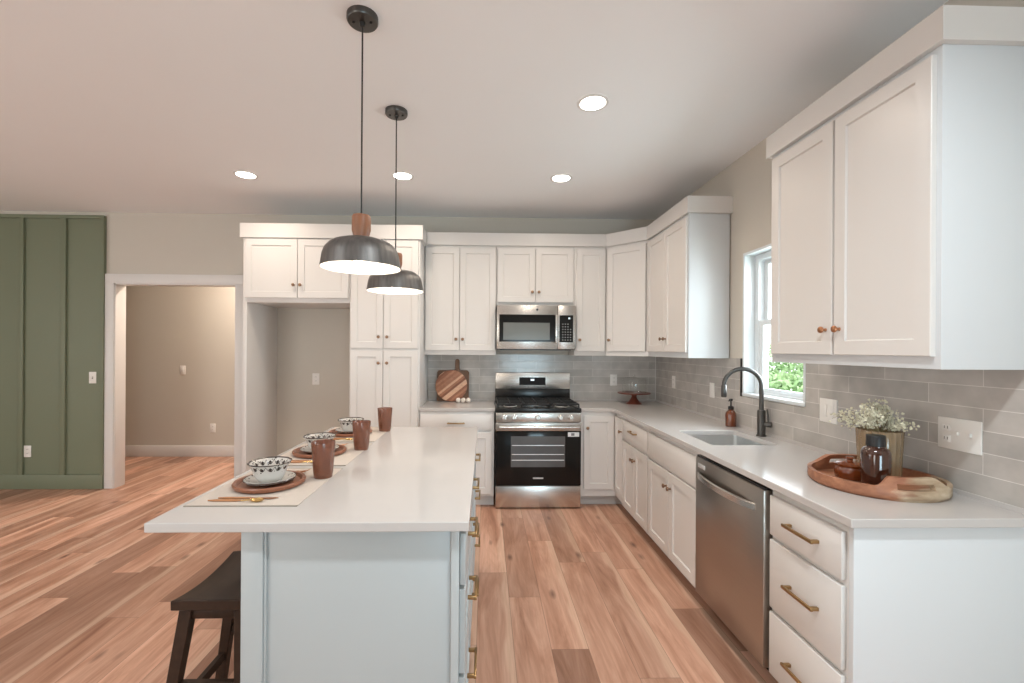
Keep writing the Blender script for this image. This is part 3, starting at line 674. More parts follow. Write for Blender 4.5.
obj('lever', tube(B(), [q0, q0 + Z*0.05 - hd*0.002, q0 + Z*0.092 - hd*0.008], [0.0055, 0.005, 0.0045], 10), 'gunmetal', t)

# ---- soap bottle
def soap(x, y):
    t = thing('soap_dispenser', 'amber glass soap dispenser with black pump beside the sink', 'soap dispenser', (x, y, CT))
    T_ = Matrix.Translation((x, y, CT))
    obj('bottle', lathe(B(), [(0.030, 0), (0.036, 0.004), (0.0365, 0.085), (0.033, 0.100), (0.022, 0.113), (0.016, 0.118), (0.016, 0.128)], 28, T_), 'amber_glass', t)
    obj('collar', lathe(B(), [(0.019, 0.122), (0.019, 0.143), (0.009, 0.147)], 20, T_), 'matte_black', t)
    bm = lathe(B(), [(0.005, 0.145), (0.005, 0.182), (0.011, 0.184), (0.012, 0.196), (0.004, 0.199)], 16, T_)
    tube(bm, [(x, y, CT+0.191), (x-0.02, y-0.018, CT+0.191), (x-0.030, y-0.027, CT+0.183)], [0.006, 0.005, 0.004], 10)
    obj('pump', bm, 'matte_black', t)
soap(1.752, 3.12)

# ------------------------------------------------------------------ dishwasher
t = thing('dishwasher', 'stainless steel dishwasher between the sink cabinet and the drawers', 'dishwasher', (1.5, 2.16, 0))
obj('tub', box(B(), 1.23, XW-0.02, 1.852, 2.468, 0.1, 0.868), 'slot_dark', t)
obj('door', box(B(), 1.186, 1.228, 1.856, 2.466, 0.105, 0.862, 0.006), 'stainless_dark', t)
obj('control_strip', box(B(), 1.192, 1.228, 1.860, 2.462, 0.8605, 0.872, 0.002), 'black_enamel', t)
obj('kick_plate', box(B(), 1.295, 1.31, 1.856, 2.466, 0.0, 0.10), 'kick_dark', t)
bm = B(); n = 14; sec = []
for k in range(n+1):
    f = k/n; yy = 2.437 - f*(2.437-1.912); bow = 0.042*math.sin(PI*f)**0.6
    xx = 1.186 - 0.004 - bow
    sec.append([bm.verts.new(p) for p in ((xx+0.010, yy, 0.752), (xx, yy, 0.756), (xx, yy, 0.782), (xx+0.010, yy, 0.786))])
for a, b in zip(sec, sec[1:]):
    for k in range(4): bm.faces.new((a[k], a[(k+1) % 4], b[(k+1) % 4], b[k]))
bm.faces.new(sec[0]); bm.faces.new(sec[-1][::-1])
obj('handle', bm, 'stainless', t)
obj('badge', box(B(), 1.1845, 1.1865, 2.362, 2.438, 0.808, 0.832, 0.0005), 'logo_silver', t)

# ------------------------------------------------------------------ gas range
RX0, RX1, RY = 0.098, 0.877, 4.035
t = thing('gas_range', 'stainless steel gas range with black oven door', 'range', ((RX0+RX1)/2, 4.35, 0))
fg = Fr((0, RY, 0), (1, 0, 0), (0, -1, 0))
obj('body', box(B(), RX0+0.003, RX1-0.003, RY+0.02, YW-0.015, 0.03, 0.905, 0.003), 'stainless_dark', t)
for fx_ in (RX0+0.06, RX1-0.06):
    for fy_ in (RY+0.08, YW-0.09): obj('foot', lathe(B(), [(0.018, 0), (0.018, 0.01), (0.010, 0.012), (0.010, 0.031)], 12, Matrix.Translation((fx_, fy_, 0))), 'black_enamel', t)
dr = obj('storage_drawer', box(B(), RX0, RX1, RY-0.004, RY+0.02, 0.014, 0.208, 0.005), 'stainless', t)
door = obj('oven_door', box(B(), RX0, RX1, RY-0.012, RY+0.02, 0.216, 0.712, 0.005), 'black_glass', t)
obj('window', box(B(), 0.236, 0.730, RY-0.0128, RY-0.0115, 0.385, 0.665), 'oven_window', door, smooth=False)
for zz in (0.448, 0.50, 0.582): obj('rack', box(B(), 0.245, 0.722, RY-0.0134, RY-0.0126, zz-0.003, zz+0.003), 'sink_steel', door, smooth=False)
obj('trim_band', box(B(), RX0, RX1, RY-0.014, RY+0.02, 0.713, 0.786, 0.004), 'stainless', door)
bm = tube(B(), [(RX0+0.03, RY-0.055, 0.752), (RX1-0.03, RY-0.055, 0.752)], 0.014, 14)
for xx in (RX0+0.05, RX1-0.05): tube(bm, [(xx, RY-0.012, 0.752), (xx, RY-0.052, 0.752)], 0.010, 10)
obj('handle', bm, 'stainless', door)
obj('badge', box(B(), 0.438, 0.532, RY-0.0132, RY-0.0118, 0.278, 0.290, 0.0004), 'logo_silver', door)
st = obj('sticker', box(B(), 0.755, 0.858, RY-0.0130, RY-0.0118, 0.662, 0.702), 'label_white', door, smooth=False, label='white energy sticker')
obj('sticker_print', box(B(), 0.785, 0.815, RY-0.0134, RY-0.0128, 0.670, 0.694), 'button_grey', st, smooth=False)
cp = obj('control_panel', box(B(), RX0, RX1, RY-0.010, RY+0.02, 0.794, 0.878, 0.004), 'stainless', t)
for xx in (0.175, 0.265, 0.48, 0.69, 0.785):
    kb = lathe(B(), [(0.027, 0), (0.027, 0.006), (0.0215, 0.009), (0.020, 0.030), (0.017, 0.033)], 24, fg.mat(xx, 0.836, 0.010))
    fg.box(kb, xx-0.004, xx+0.004, 0.818, 0.854, 0.040, 0.046, 0.001)
    obj('burner_knob', kb, 'stainless', cp)
top = obj('cooktop', box(B(), RX0-0.003, RX1+0.003, RY-0.012, 4.60, 0.880, 0.920, 0.006), 'black_enamel', t)
for bx, by, br in ((0.235, 4.17, 0.045), (0.235, 4.44, 0.038), (0.48, 4.30, 0.05), (0.725, 4.17, 0.05), (0.725, 4.44, 0.036)):
    bc = obj('burner', lathe(B(), [(br+0.012, 0.920), (br+0.010, 0.926), (br, 0.928), (br, 0.936), (br*0.9, 0.941)], 24, Matrix.Translation((bx, by, 0))), 'cast_iron', top)
    obj('burner_ring', lathe(B(), [(br+0.020, 0.9195), (br+0.018, 0.924), (br+0.013, 0.925)], 24, Matrix.Translation((bx, by, 0))), 'sink_steel', top)
def grate(x0, x1):
    bm = B(); y0, y1, z0, z1 = RY+0.015, 4.575, 0.944, 0.958; w_ = 0.011
    for yy in (y0, y1-w_, (y0+y1)/2-w_/2): box(bm, x0, x1, yy, yy+w_, z0, z1, 0.002)
    for xx in (x0, x1-w_): box(bm, xx, xx+w_, y0, y1, z0, z1, 0.002)
    xm = (x0+x1)/2; box(bm, xm-w_/2, xm+w_/2, y0, y1, z0+0.001, z1+0.002, 0.002)
    for yy in (y0+0.13, y1-0.14): box(bm, x0, x1, yy-w_/2, yy+w_/2, z0+0.001, z1+0.002, 0.002)
    for xx in (x0, x1-w_):
        for yy in (y0, y1-w_): box(bm, xx, xx+w_, yy, yy+w_, 0.919, z0, 0.001)
    obj('grate', bm, 'cast_iron', t)
grate(RX0+0.012, 0.351); grate(0.357, 0.603); grate(0.609, RX1-0.012)
bgd = obj('backguard', box(B(), RX0+0.008, RX1+0.006, 4.605, YW-0.013, 0.905, 1.045, 0.003), 'black_enamel', t)
bp = obj('backguard_panel', box(B(), RX0+0.008, RX1+0.006, 4.592, YW-0.013, 1.045, 1.212, 0.006), 'stainless', t)
dsp = obj('display', box(B(), 0.352, 0.625, 4.5908, 4.5925, 1.085, 1.165), 'display_black', bp, smooth=False)
obj('clock_digits', box(B(), 0.47, 0.508, 4.5903, 4.591, 1.130, 1.148), 'display_glow', dsp, smooth=False)

# ------------------------------------------------------------------ microwave
MY = 4.262
t = thing('microwave', 'stainless steel over the range microwave', 'microwave', (0.489, 4.45, 1.452))
fm = Fr((0, MY, 0), (1, 0, 0), (0, -1, 0))
obj('case', box(B(), 0.108, 0.870, MY+0.03, YW-0.013, 1.452, 1.882, 0.003), 'matte_black', t)
obj('vent_grille', box(B(), 0.14, 0.83, MY+0.04, MY+0.12, 1.446, 1.453), 'black_enamel', t)
dd = obj('door', box(B(), 0.108, 0.692, MY, MY+0.03, 1.457, 1.879, 0.004), 'stainless', t)
obj('door_glass', box(B(), 0.131, 0.672, MY-0.0015, MY+0.001, 1.528, 1.790), 'black_glass', dd, smooth=False)
obj('window', box(B(), 0.170, 0.618, MY-0.0022, MY-0.001, 1.546, 1.712), 'microwave_window', dd, smooth=False)
obj('badge', lathe(B(), [(0.011, 0), (0.011, 0.0015), (0.009, 0.002)], 20, fm.mat(0.497, 1.838, 0.0)), 'gunmetal', dd)
bm = fm.box(B(), 0.668, 0.692, 1.512, 1.786, 0.020, 0.034, 0.005)
for zz in (1.530, 1.768): fm.box(bm, 0.674, 0.686, zz-0.008, zz+0.008, 0.0, 0.022, 0.001)
obj('handle', bm, 'stainless', dd)
cp = obj('control_panel', box(B(), 0.695, 0.870, MY, MY+0.03, 1.457, 1.879, 0.004), 'stainless', t)
kp = obj('keypad', box(B(), 0.712, 0.845, MY-0.0015, MY+0.001, 1.525, 1.786), 'black_glass', cp, smooth=False)
obj('clock_digits', box(B(), 0.798, 0.815, MY-0.0022, MY-0.001, 1.748, 1.764), 'display_glow', kp, smooth=False)
bm = B()
for r in range(7):
    for c_ in range(4 if r > 1 else 3):
        xx = 0.744 + c_*0.025; zz = 1.70-r*0.0255
        box(bm, xx-0.006, xx+0.006, MY-0.0022, MY-0.001, zz-0.005, zz+0.005)
obj('buttons', bm, 'button_grey', kp, smooth=False)

# ------------------------------------------------------------------ island
IX0, IX1, IY0, IY1 = -0.768, -0.080, 1.420, 3.050
t = thing('kitchen_island', 'white kitchen island base with panelled end and drawers', 'island', (-0.42, 2.2, 0))
obj('carcass', box(B(), IX0+0.004, IX1-0.002, IY0+0.016, IY1, 0.0, CB, 0.001), 'island_shaded_white', t)
obj('end_stile', box(B(), IX0, IX0+0.068, IY0, IY0+0.05, 0, CB, 0.002), 'island_shaded_white', t)
obj('end_stile', box(B(), IX1-0.026, IX1, IY0, IY0+0.03, 0, CB, 0.002), 'island_shaded_white', t)
obj('end_bead', box(B(), IX0+0.068, IX0+0.076, IY0+0.006, IY0+0.017, 0, CB, 0.003), 'island_shaded_white', t)
fi = Fr((IX1, 0, 0), (0, 1, 0), (1, 0, 0))
for y0 in (1.435, 1.974, 2.513):
    y1 = y0+0.527
    for z0, z1 in ((0.690, 0.858), (0.405, 0.675), (0.115, 0.390)):
        d = slab(fi, y0+0.004, y1-0.004, z0, z1, t, 'island_shaded_white') if z0 > 0.6 else shaker(fi, y0+0.004, y1-0.004, z0, z1, t, 'island_shaded_white', name='drawer', fw=0.05)
        pull(fi, (y0+y1)/2-0.08, (y0+y1)/2+0.08, (z0+z1)/2+0.005, d, c0=T)
ct = obj('countertop', box(B(), -1.046, -0.048, 1.389, 3.083, CB, CT), 'quartz', None, (-0.548, 2.23, CB), bevel=0.003)
tag(ct, 'wide white quartz island countertop laid with three place settings', 'countertop')

# ------------------------------------------------------------------ saddle stool
SXA, SXB, SYA, SYB = -1.042, -0.79, 1.500, 1.868
t = thing('bar_stool', 'dark brown wooden saddle seat stool tucked under the island', 'stool', ((SXA+SXB)/2, (SYA+SYB)/2, 0))
bm = B(); NY, NX = 16, 8; grid = {}
for lay in (0, 1):
    for i in range(NX+1):
        for j in range(NY+1):
            u, v = i/NX, j/NY*2-1
            zz = 0.594 + 0.021*abs(v)**2.0 - (0.036 if lay else 0) - (0.003 if (i in (0, NX)) and not lay else 0)
            grid[lay, i, j] = bm.verts.new((SXA+(SXB-SXA)*u, (SYA+SYB)/2 + v*(SYB-SYA)/2, zz))
for i in range(NX):
    for j in range(NY):
        bm.faces.new([grid[0, i, j], grid[0, i+1, j], grid[0, i+1, j+1], grid[0, i, j+1]]); bm.faces.new([grid[1, i, j], grid[1, i+1, j], grid[1, i+1, j+1], grid[1, i, j+1]])
for i in range(NX):
    for j in (0, NY): bm.faces.new([grid[0, i, j], grid[0, i+1, j], grid[1, i+1, j], grid[1, i, j]])
for j in range(NY):
    for i in (0, NX): bm.faces.new([grid[0, i, j], grid[0, i, j+1], grid[1, i, j+1], grid[1, i, j]])
obj('seat', bm, 'dark_wood', t, bevel=0.004)
LT = {}
for sx in (0, 1):
    for sy in (0, 1):
        tx = SXA+0.035 if not sx else SXB-0.035; ty = SYA+0.04 if not sy else SYB-0.04
        bx = tx + (-0.085 if not sx else 0.015); by = ty + (-0.03 if not sy else 0.03)
        LT[sx, sy] = (Vector((tx, ty, 0.565)), Vector((bx, by, 0)))
        obj('leg', bar(B(), (bx, by, 0), (tx, ty, 0.568), (0.036, 0.032), (0.042, 0.036)), 'dark_wood', t)
def at_leg(k, z): a, b = LT[k]; return b + (a-b)*(z/0.565)
for k0, k1, z in (((0, 0), (0, 1), 0.20), ((1, 0), (1, 1), 0.20), ((0, 0), (1, 0), 0.31), ((0, 1), (1, 1), 0.31)):
    a, b = at_leg(k0, z), at_leg(k1, z); d_ = (b-a).normalized(); s_ = Vector((-d_.y, d_.x, 0))
    bm = B(); P = []
    for p in (a, b): P += [p - s_*0.011 - Z*0.017, p + s_*0.011 - Z*0.017, p + s_*0.011 + Z*0.017, p - s_*0.011 + Z*0.017]
    hexa(bm, P, 0.002, 1); obj('stretcher', bm, 'dark_wood', t)
for sy, yy in ((0, SYA+0.04), (1, SYB-0.04)):
    obj('apron', box(B(), SXA+0.05, SXB-0.05, yy-0.011, yy+0.011, 0.535, 0.566, 0.002), 'dark_wood', t)

# ------------------------------------------------------------------ pendants, recessed lights and added fill lamps
def pendant(x, y, ztop, label):
    """Dome shade, wooden neck, cord and canopy; ztop = lower rim height."""
    t = thing('pendant_lamp', label, 'pendant lamp', (x, y, CEIL), 'pendants over the island')
    T_ = Matrix.Translation((x, y, ztop))
    cn = lathe(B(), [(0.064, CEIL-0.0005), (0.064, CEIL-0.020), (0.060, CEIL-0.026), (0.012, CEIL-0.028), (0.010, CEIL-0.045), (0.004, CEIL-0.046)], 32, Matrix.Translation((x, y, 0)))
    cno = obj('canopy', cn, 'gunmetal', t)
    for s in (-1, 1):
        obj('screw', lathe(B(), [(0.006, 0), (0.006, -0.004), (0.003, -0.006)], 12, Matrix.Translation((x+s*0.036, y-0.004, CEIL-0.0262))), 'matte_black', cno)
    obj('cord', tube(B(), [(x, y, CEIL-0.04), (x, y, ztop+0.218)], 0.0035, 8), 'matte_black', t)
    obj('neck', lathe(B(), [(0.006, 0.222), (0.035, 0.220), (0.0385, 0.212), (0.0385, 0.158), (0.034, 0.142), (0.030, 0.130), (0.030, 0.116)], 28, T_), 'pendant_wood', t)
    out = [(0.028, 0.124), (0.050, 0.122), (0.085, 0.117), (0.113, 0.108), (0.132, 0.095), (0.146, 0.078), (0.154, 0.055), (0.159, 0.024), (0.163, 0.0)]
    sh = obj('shade', lathe(B(), [(0.163, 0.0)] + [(r, z) for r, z in reversed(out[:-1])], 48, T_, cap=False), 'shade_bronze', t, ang=60)
    inn = [(r-0.0028, max(0.0005, z-0.003)) for r, z in out]
    obj('shade_lining', lathe(B(), [(0.1628, 0.0)] + list(reversed(inn)) + [(0.002, 0.119)], 48, T_, cap=False), 'shade_white', sh, ang=60)
    obj('socket', lathe(B(), [(0.02, 0.120), (0.02, 0.092), (0.014, 0.088)], 20, T_), 'matte_black', t)
    obj('bulb', lathe(B(), [(0.013, 0.089), (0.014, 0.080), (0.024, 0.058), (0.030, 0.036), (0.027, 0.018), (0.016, 0.008), (0.004, 0.005)], 24, T_), 'bulb_glow', t)
    l = bpy.data.lights.new('pendant_light', 'POINT'); l.energy = 2.0; l.color = (1, 0.88, 0.72); l.shadow_soft_size = 0.03
    lo = bpy.data.objects.new('pendant_light', l); C.objects.link(lo); lo.location = (x, y, ztop+0.002)
pendant(-0.521, 1.865, 1.789, 'dark metal dome pendant hung closer to the viewer, over the stool end of the island')
pendant(-0.527, 2.60, 1.789, 'dark metal dome pendant over the range end of the island, behind the other')

dl = thing('recessed_downlight', 'round recessed ceiling light nearest the large cabinet above the tray', 'ceiling light', (0.593, 2.472, CEIL), 'recessed ceiling lights')
T_ = Matrix.Translation((0.593, 2.472, CEIL))
obj('trim_ring', lathe(B(), [(0.088, -0.0002), (0.087, -0.005), (0.076, -0.008), (0.070, -0.005)], 40, T_, cap=False), 'trim_white', dl)
obj('lens', lathe(B(), [(0.072, -0.0045), (0.04, -0.0055), (0.002, -0.006)], 40, T_), 'lamp_disc', dl)
spots = [(0.593, 2.472, None), (0.602, 3.565, 'round recessed ceiling light in front of the range corner cabinets'), (-0.672, 3.57, 'round recessed ceiling light behind the farther pendant cord'), (-1.925, 3.60, 'round recessed ceiling light above the refrigerator bay')]
for x, y, lb in spots:
    if lb: c_ = copy_tree(dl, (x, y, CEIL)); c_['label'] = lb
    l = bpy.data.lights.new('downlight_or_fill', 'AREA'); l.shape = 'DISK'; l.size = 0.14; l.energy = 5.6; l.color = (1.0, 0.86, 0.72); l.spread = math.radians(150)
    lo = bpy.data.objects.new('downlight_or_fill', l); C.objects.link(lo); lo.location = (x, y, CEIL-0.012)
for x, y, e_ in ((0.6, 0.6, 21), (-1.93, 0.6, 12)):  # added fill lamps without fixtures, out of view, standing in for high daylight
    l = bpy.data.lights.new('downlight_or_fill', 'AREA'); l.shape = 'DISK'; l.size = 0.14; l.energy = e_; l.color = (0.88, 0.96, 1.0); l.spread = math.radians(150)
    lo = bpy.data.objects.new('downlight_or_fill', l); C.objects.link(lo); lo.location = (x, y, CEIL-0.012)
l = bpy.data.lights.new('hall_light', 'AREA'); l.shape = 'DISK'; l.size = 0.2; l.energy = 33; l.color = (1.0, 0.86, 0.75)
lo = bpy.data.objects.new('hall_light', l); C.objects.link(lo); lo.location = (-2.75, 5.55, CEIL-0.02)

# ------------------------------------------------------------------ outlets and switches
def plate(name, label, fr, a, b, gang, kinds, m='plastic_white', gw=0.046, h=0.118, base=0.072, group='wall plates'):
    W = base + gw*(gang-1)
    t = thing(name, label, 'outlet' if 'outlet' in name else 'switch', fr.p(a, b, 0), group)
    obj('cover_plate', fr.box(B(), a-W/2, a+W/2, b-h/2, b+h/2, 0.0003, 0.006, 0.0025), m, t)
    for k, kd in enumerate(kinds):
        ca = a + (k-(gang-1)/2)*gw
        if kd == 'o':
            for s in (-1, 1):
                r = obj('receptacle', fr.box(B(), ca-0.015, ca+0.015, b+s*0.021-0.013, b+s*0.021+0.013, 0.0055, 0.0078, 0.002), m, t)
                bm = B()
                for q in (-0.006, 0.006): fr.box(bm, ca+q-0.0012, ca+q+0.0012, b+s*0.021-0.004, b+s*0.021+0.006, 0.0074, 0.0082)
                obj('slots', bm, 'slot_dark', r)
        elif kd == 't':
            r = obj('switch_surround', fr.box(B(), ca-0.006, ca+0.006, b-0.012, b+0.012, 0.0055, 0.0066, 0.0005), 'slot_dark' if 'green' in label else m, t)
            obj('toggle', fr.box(B(), ca-0.004, ca+0.004, b-0.002, b+0.011, 0.006, 0.016, 0.001), m, t)
        elif kd == 'd':
            obj('rocker', fr.box(B(), ca-0.0165, ca+0.0165, b-0.033, b+0.033, 0.0055, 0.009, 0.0025), m, t)
fy = lambda y: Fr((0, y, 0), (1, 0, 0), (0, -1, 0))
fx = Fr((XW-0.009, 0, 0), (0, -1, 0), (-1, 0, 0))
plate('light_switch', 'white toggle switch on the green wall beside the doorway', fy(YW-0.014), -4.025, 1.138, 1, 't')
plate('wall_outlet', 'white outlet low on the green panelling', fy(YW-0.014), -4.672, 0.382, 1, 'o')
plate('light_switch', 'pale switch plate at chest height on the hallway wall', fy(6.02), -4.03, 1.152, 1, 'd')
plate('wall_outlet', 'pale outlet low on the hallway wall', fy(6.02), -3.632, 0.379, 1, 'o')
plate('wall_outlet', 'white outlet inside the empty refrigerator bay', fy(YW), -1.764, 1.133, 1, 'o')
plate('wall_outlet', 'white outlet on the tiles behind the cake stand', fy(YW-0.009), 1.356, 1.136, 1, 'o')
plate('wall_outlet', 'white outlet on the sink wall tiles, the one nearest the room corner', fx, -4.205, 1.15, 1, 'o')
plate('light_switch', 'white rocker switch on the tiles between the corner and the soap dispenser', fx, -3.485, 1.139, 1, 'd')
plate('light_switch', 'white double rocker switch on the tiles just past the window', fx, -2.287, 1.142, 2, 'dd', h=0.125)
plate('wall_outlet', 'wide white plate with an outlet and two switches above the tray', fx, -1.643, 1.140, 3, 'ott', gw=0.044, h=0.122, base=0.068)

# ------------------------------------------------------------------ place settings on the island
def place_mat(y, label):
    bm = box(B(), -1.020, -0.640, y-0.238, y+0.238, CT, CT+0.003, 0.001)
    o = obj('placemat', bm, 'linen', None, (-0.83, y, CT)); tag(o, label, 'placemat', 'linen placemats on the island')
    for yy in (y-0.2365, y+0.2365):
        obj('hem', box(B(), -1.021, -0.639, yy-0.003, yy+0.003, CT+0.0003, CT+0.0036), 'linen_hem', o, smooth=False)
def charger(x, y):
    t = thing('charger_plate', None, 'charger plate', (x, y, CT+0.003), 'round wooden charger plates')
    obj('disc', lathe(B(), [(0.116, 0), (0.128, 0.006), (0.131, 0.017), (0.1275, 0.021), (0.118, 0.020), (0.109, 0.0095), (0.002, 0.009)], 56, Matrix.Translation((x, y, CT+0.003))), 'charger_wood', t)
    return t
def sauc(x, y):
    t = thing('dinner_plate', None, 'plate', (x, y, CT+0.0122), 'patterned plates under the bowls')
    bm = lathe(B(), [(0.050, 0), (0.056, 0.004), (0.086, 0.012), (0.0945, 0.018), (0.0935, 0.0205), (0.085, 0.016), (0.056, 0.0085), (0.002, 0.0075)], 48, Matrix.Translation((x, y, CT+0.0122)), rad=lambda t_, r, z: r*(1+0.012*math.cos(10*t_)*(r/0.0945)**4))
    obj('dish', bm, 'plate_glaze', t); return t
def bowl(x, y):
    t = thing('soup_bowl', None, 'bowl', (x, y, CT+0.0200), 'patterned bowls on the plates')
    pr = [(0.040, 0), (0.042, 0.004), (0.047, 0.010), (0.056, 0.022), (0.061, 0.040), (0.066, 0.056), (0.077, 0.070), (0.0795, 0.0735), (0.077, 0.0755), (0.072, 0.071), (0.062, 0.056), (0.056, 0.040), (0.05, 0.022), (0.002, 0.014)]
    bm = lathe(B(), pr, 64, Matrix.Translation((x, y, CT+0.0200)), rad=lambda t_, r, z: r*(1+0.018*math.cos(12*t_)*(z/0.0755)**3))
    obj('vessel', bm, 'bowl_glaze', t); return t
def tumbler(x, y):
    t = thing('tumbler', None, 'tumbler', (x, y, CT), 'brown tumblers on the island')
    pr = [(0.033, 0), (0.036, 0.004), (0.039, 0.03), (0.0425, 0.085), (0.048, 0.148), (0.0475, 0.151), (0.0455, 0.148), (0.040, 0.085), (0.036, 0.02), (0.002, 0.014)]
    bm = lathe(B(), pr, 72, Matrix.Translation((x, y, CT)), rad=lambda t_, r, z: r*(1+0.022*math.cos(24*t_) if 0.004 < z < 0.125 and r > 0.03 else 1))
    obj('glass', bm, 'brown_tumbler', t); return t
Z3 = CT+0.0032
def cutlery(kind, x0, x1, y):
    """Lies along x, working end at x1."""
    lab = {'knife': 'dinner_knife', 'fork': 'dinner_fork', 'spoon': 'table_spoon'}[kind]
    t = thing(lab, None, kind, (x0, y, Z3), 'wooden handled cutlery')
    xm = x0 + (x1-x0)*0.58; zc = Z3+0.004
    obj('handle', tube(B(), [(x0, y, zc), (x0+0.03, y, zc), (xm-0.02, y, zc), (xm, y, zc)], [0.0025, 0.0045, 0.004, 0.0028], 10), 'cutlery_wood', t)
    bm = B()
    if kind == 'knife':
        pts = [(xm, -0.003), (xm+0.02, -0.006), (x1-0.02, -0.007), (x1, 0.002), (x1-0.01, 0.005), (xm, 0.003)]
        bb = B(); prism(bb, [(px, y+py) for px, py in pts], [], zc-0.001, zc+0.001); bm.free(); bm = bb
    elif kind == 'fork':
        tube(bm, [(xm, y, zc), (x1-0.055, y, zc+0.002), (x1-0.045, y, zc+0.003)], [0.0025, 0.0022, 0.003], 8)
        hexa(bm, [(x1-0.05, y-0.004, zc+0.0015), (x1-0.032, y-0.011, zc), (x1-0.032, y+0.011, zc), (x1-0.05, y+0.004, zc+0.0015), (x1-0.05, y-0.004, zc+0.004), (x1-0.032, y-0.011, zc+0.0025), (x1-0.032, y+0.011, zc+0.0025), (x1-0.05, y+0.004, zc+0.004)])
        for q in (-0.0095, -0.0032, 0.0032, 0.0095): tube(bm, [(x1-0.034, y+q, zc+0.0012), (x1-0.015, y+q, zc+0.003), (x1, y+q*0.9, zc+0.009)], [0.0016, 0.0014, 0.0008], 6)
    else:
        tube(bm, [(xm, y, zc), (x1-0.045, y, zc+0.002)], [0.0025, 0.0022], 8)
        lathe(bm, [(0.0005, -0.004), (0.008, -0.0032), (0.014, 0.0), (0.016, 0.004), (0.015, 0.0045), (0.012, 0.001), (0.0005, -0.0025)], 20, Matrix.Translation((x1-0.026, y, zc)) @ Matrix.Diagonal((1.5, 1, 1, 1)), cap=False)
    obj({'knife': 'blade', 'fork': 'tines', 'spoon': 'bowl'}[kind], bm, 'gold' if kind == 'spoon' else 'copper', t)
    return t
ys = (1.77, 2.295, 2.82)
place = ('nearest the stool', 'in the middle of the island', 'at the range end of the island')
for y, w_ in zip(ys, place): place_mat(y, 'cream linen placemat ' + w_)
CXp = -0.845
first = dict(ch=charger(CXp, ys[0]), pl=sauc(CXp, ys[0]), bo=bowl(CXp, ys[0]), tu=tumbler(-0.675, 1.872),
             kn=cutlery('knife', -0.945, -0.735, 1.600), sp=cutlery('spoon', -0.965, -0.770, 1.574), fo=cutlery('fork', -0.975, -0.757, 1.935))
lab = dict(ch='reddish wooden charger under the patterned plate and bowl ', pl='white patterned plate between charger and bowl ', bo='white bowl with black scroll pattern ',
           tu='ribbed brown glass tumbler by the setting ', kn='copper bladed knife with wooden handle on the placemat ', sp='gold bowled spoon with wooden handle on the placemat ', fo='copper fork with wooden handle beyond the charger ')
for k, o in first.items(): o['label'] = lab[k] + place[0]
for i in (1, 2):
    for k, o in first.items():
        p = o.location.copy(); p.y += ys[i]-ys[0]
        if k == 'tu': p.y = (2.39, 2.925)[i-1]; p.x = (-0.66, -0.656)[i-1]
        c_ = copy_tree(o, p); c_['label'] = lab[k] + place[i]

# ------------------------------------------------------------------ tray with jar, bottle, vase and dried flowers
TX, TY, TR = 1.577, 1.757, 0.222
HN = (-PI/2-0.10, PI/2-0.10)
def hump(t_):
    s = 0
    for a in HN:
        d_ = abs((t_-a+PI) % (2*PI) - PI); s = max(s, max(0.0, min(1.0, (0.62-d_)/0.22)))
    return s*s*(3-2*s)
t = thing('serving_tray', 'round reddish wooden tray with two cut out handles on the counter end', 'tray', (TX, TY, CT))
bm = B(); NT, NV = 120, 8
O_, I_ = [], []
for k in range(NT):
    a = 2*PI*k/NT; hh = 0.048 + 0.034*hump(a); th = 0.015 + 0.004*hump(a); lean = 0.030*hump(a)
    co, ci = [], []
    for j in range(NV+1):
        v = j/NV; zz = hh*v
        ro = TR - 0.012*(1-min(1, v*3))**2 - lean*v**1.5
        ri = TR - th - lean*v**1.5
        co.append(bm.verts.new((TX+ro*math.cos(a), TY+ro*math.sin(a), CT+zz))); ci.append(bm.verts.new((TX+ri*math.cos(a), TY+ri*math.sin(a), CT+max(zz, 0.012))))
    O_.append(co); I_.append(ci)
def hole(k, j):
    a = 2*PI*(k+0.5)/NT
    return 4 <= j <= 5 and any(abs((a-h+PI) % (2*PI) - PI) < 0.30 for h in HN)
for k in range(NT):
    n_ = (k+1) % NT
    for j in range(NV):
        if hole(k, j):
            for (dk, dj, e0, e1) in ((-1, 0, (k, j), (k, j+1)), (1, 0, (n_, j), (n_, j+1)), (0, -1, (k, j), (n_, j)), (0, 1, (k, j+1), (n_, j+1))):
                if not hole((k+dk) % NT, j+dj): bm.faces.new((O_[e0[0]][e0[1]], O_[e1[0]][e1[1]], I_[e1[0]][e1[1]], I_[e0[0]][e0[1]]))
            continue
        bm.faces.new((O_[k][j], O_[n_][j], O_[n_][j+1], O_[k][j+1]))
        if j > 1 or True:
            try: bm.faces.new((I_[k][j], I_[n_][j], I_[n_][j+1], I_[k][j+1]))
            except ValueError: pass
    bm.faces.new((O_[k][NV], O_[n_][NV], I_[n_][NV], I_[k][NV]))
bm.faces.new([O_[k][0] for k in range(NT)]); bm.faces.new([I_[k][0] for k in range(NT)])
obj('dish', bm, 'tray_wood', t, ang=50)
TZ = CT+0.0125
jx, jy = 1.522, 1.812
t = thing('candle_jar', 'squat amber glass jar with lid in the wooden tray', 'jar', (jx, jy, TZ))
T_ = Matrix.Translation((jx, jy, TZ))
obj('jar', lathe(B(), [(0.042, 0), (0.050, 0.004), (0.053, 0.02), (0.052, 0.042), (0.046, 0.050), (0.046, 0.054)], 32, T_, rad=lambda t_, r, z: r*(1+0.012*math.cos(20*t_))), 'amber_glass', t)
obj('lid', lathe(B(), [(0.050, 0.054), (0.051, 0.060), (0.040, 0.068), (0.014, 0.072), (0.010, 0.078), (0.016, 0.084), (0.013, 0.090), (0.003, 0.092)], 28, T_), 'amber_glass', t)
bx, by = 1.522, 1.690
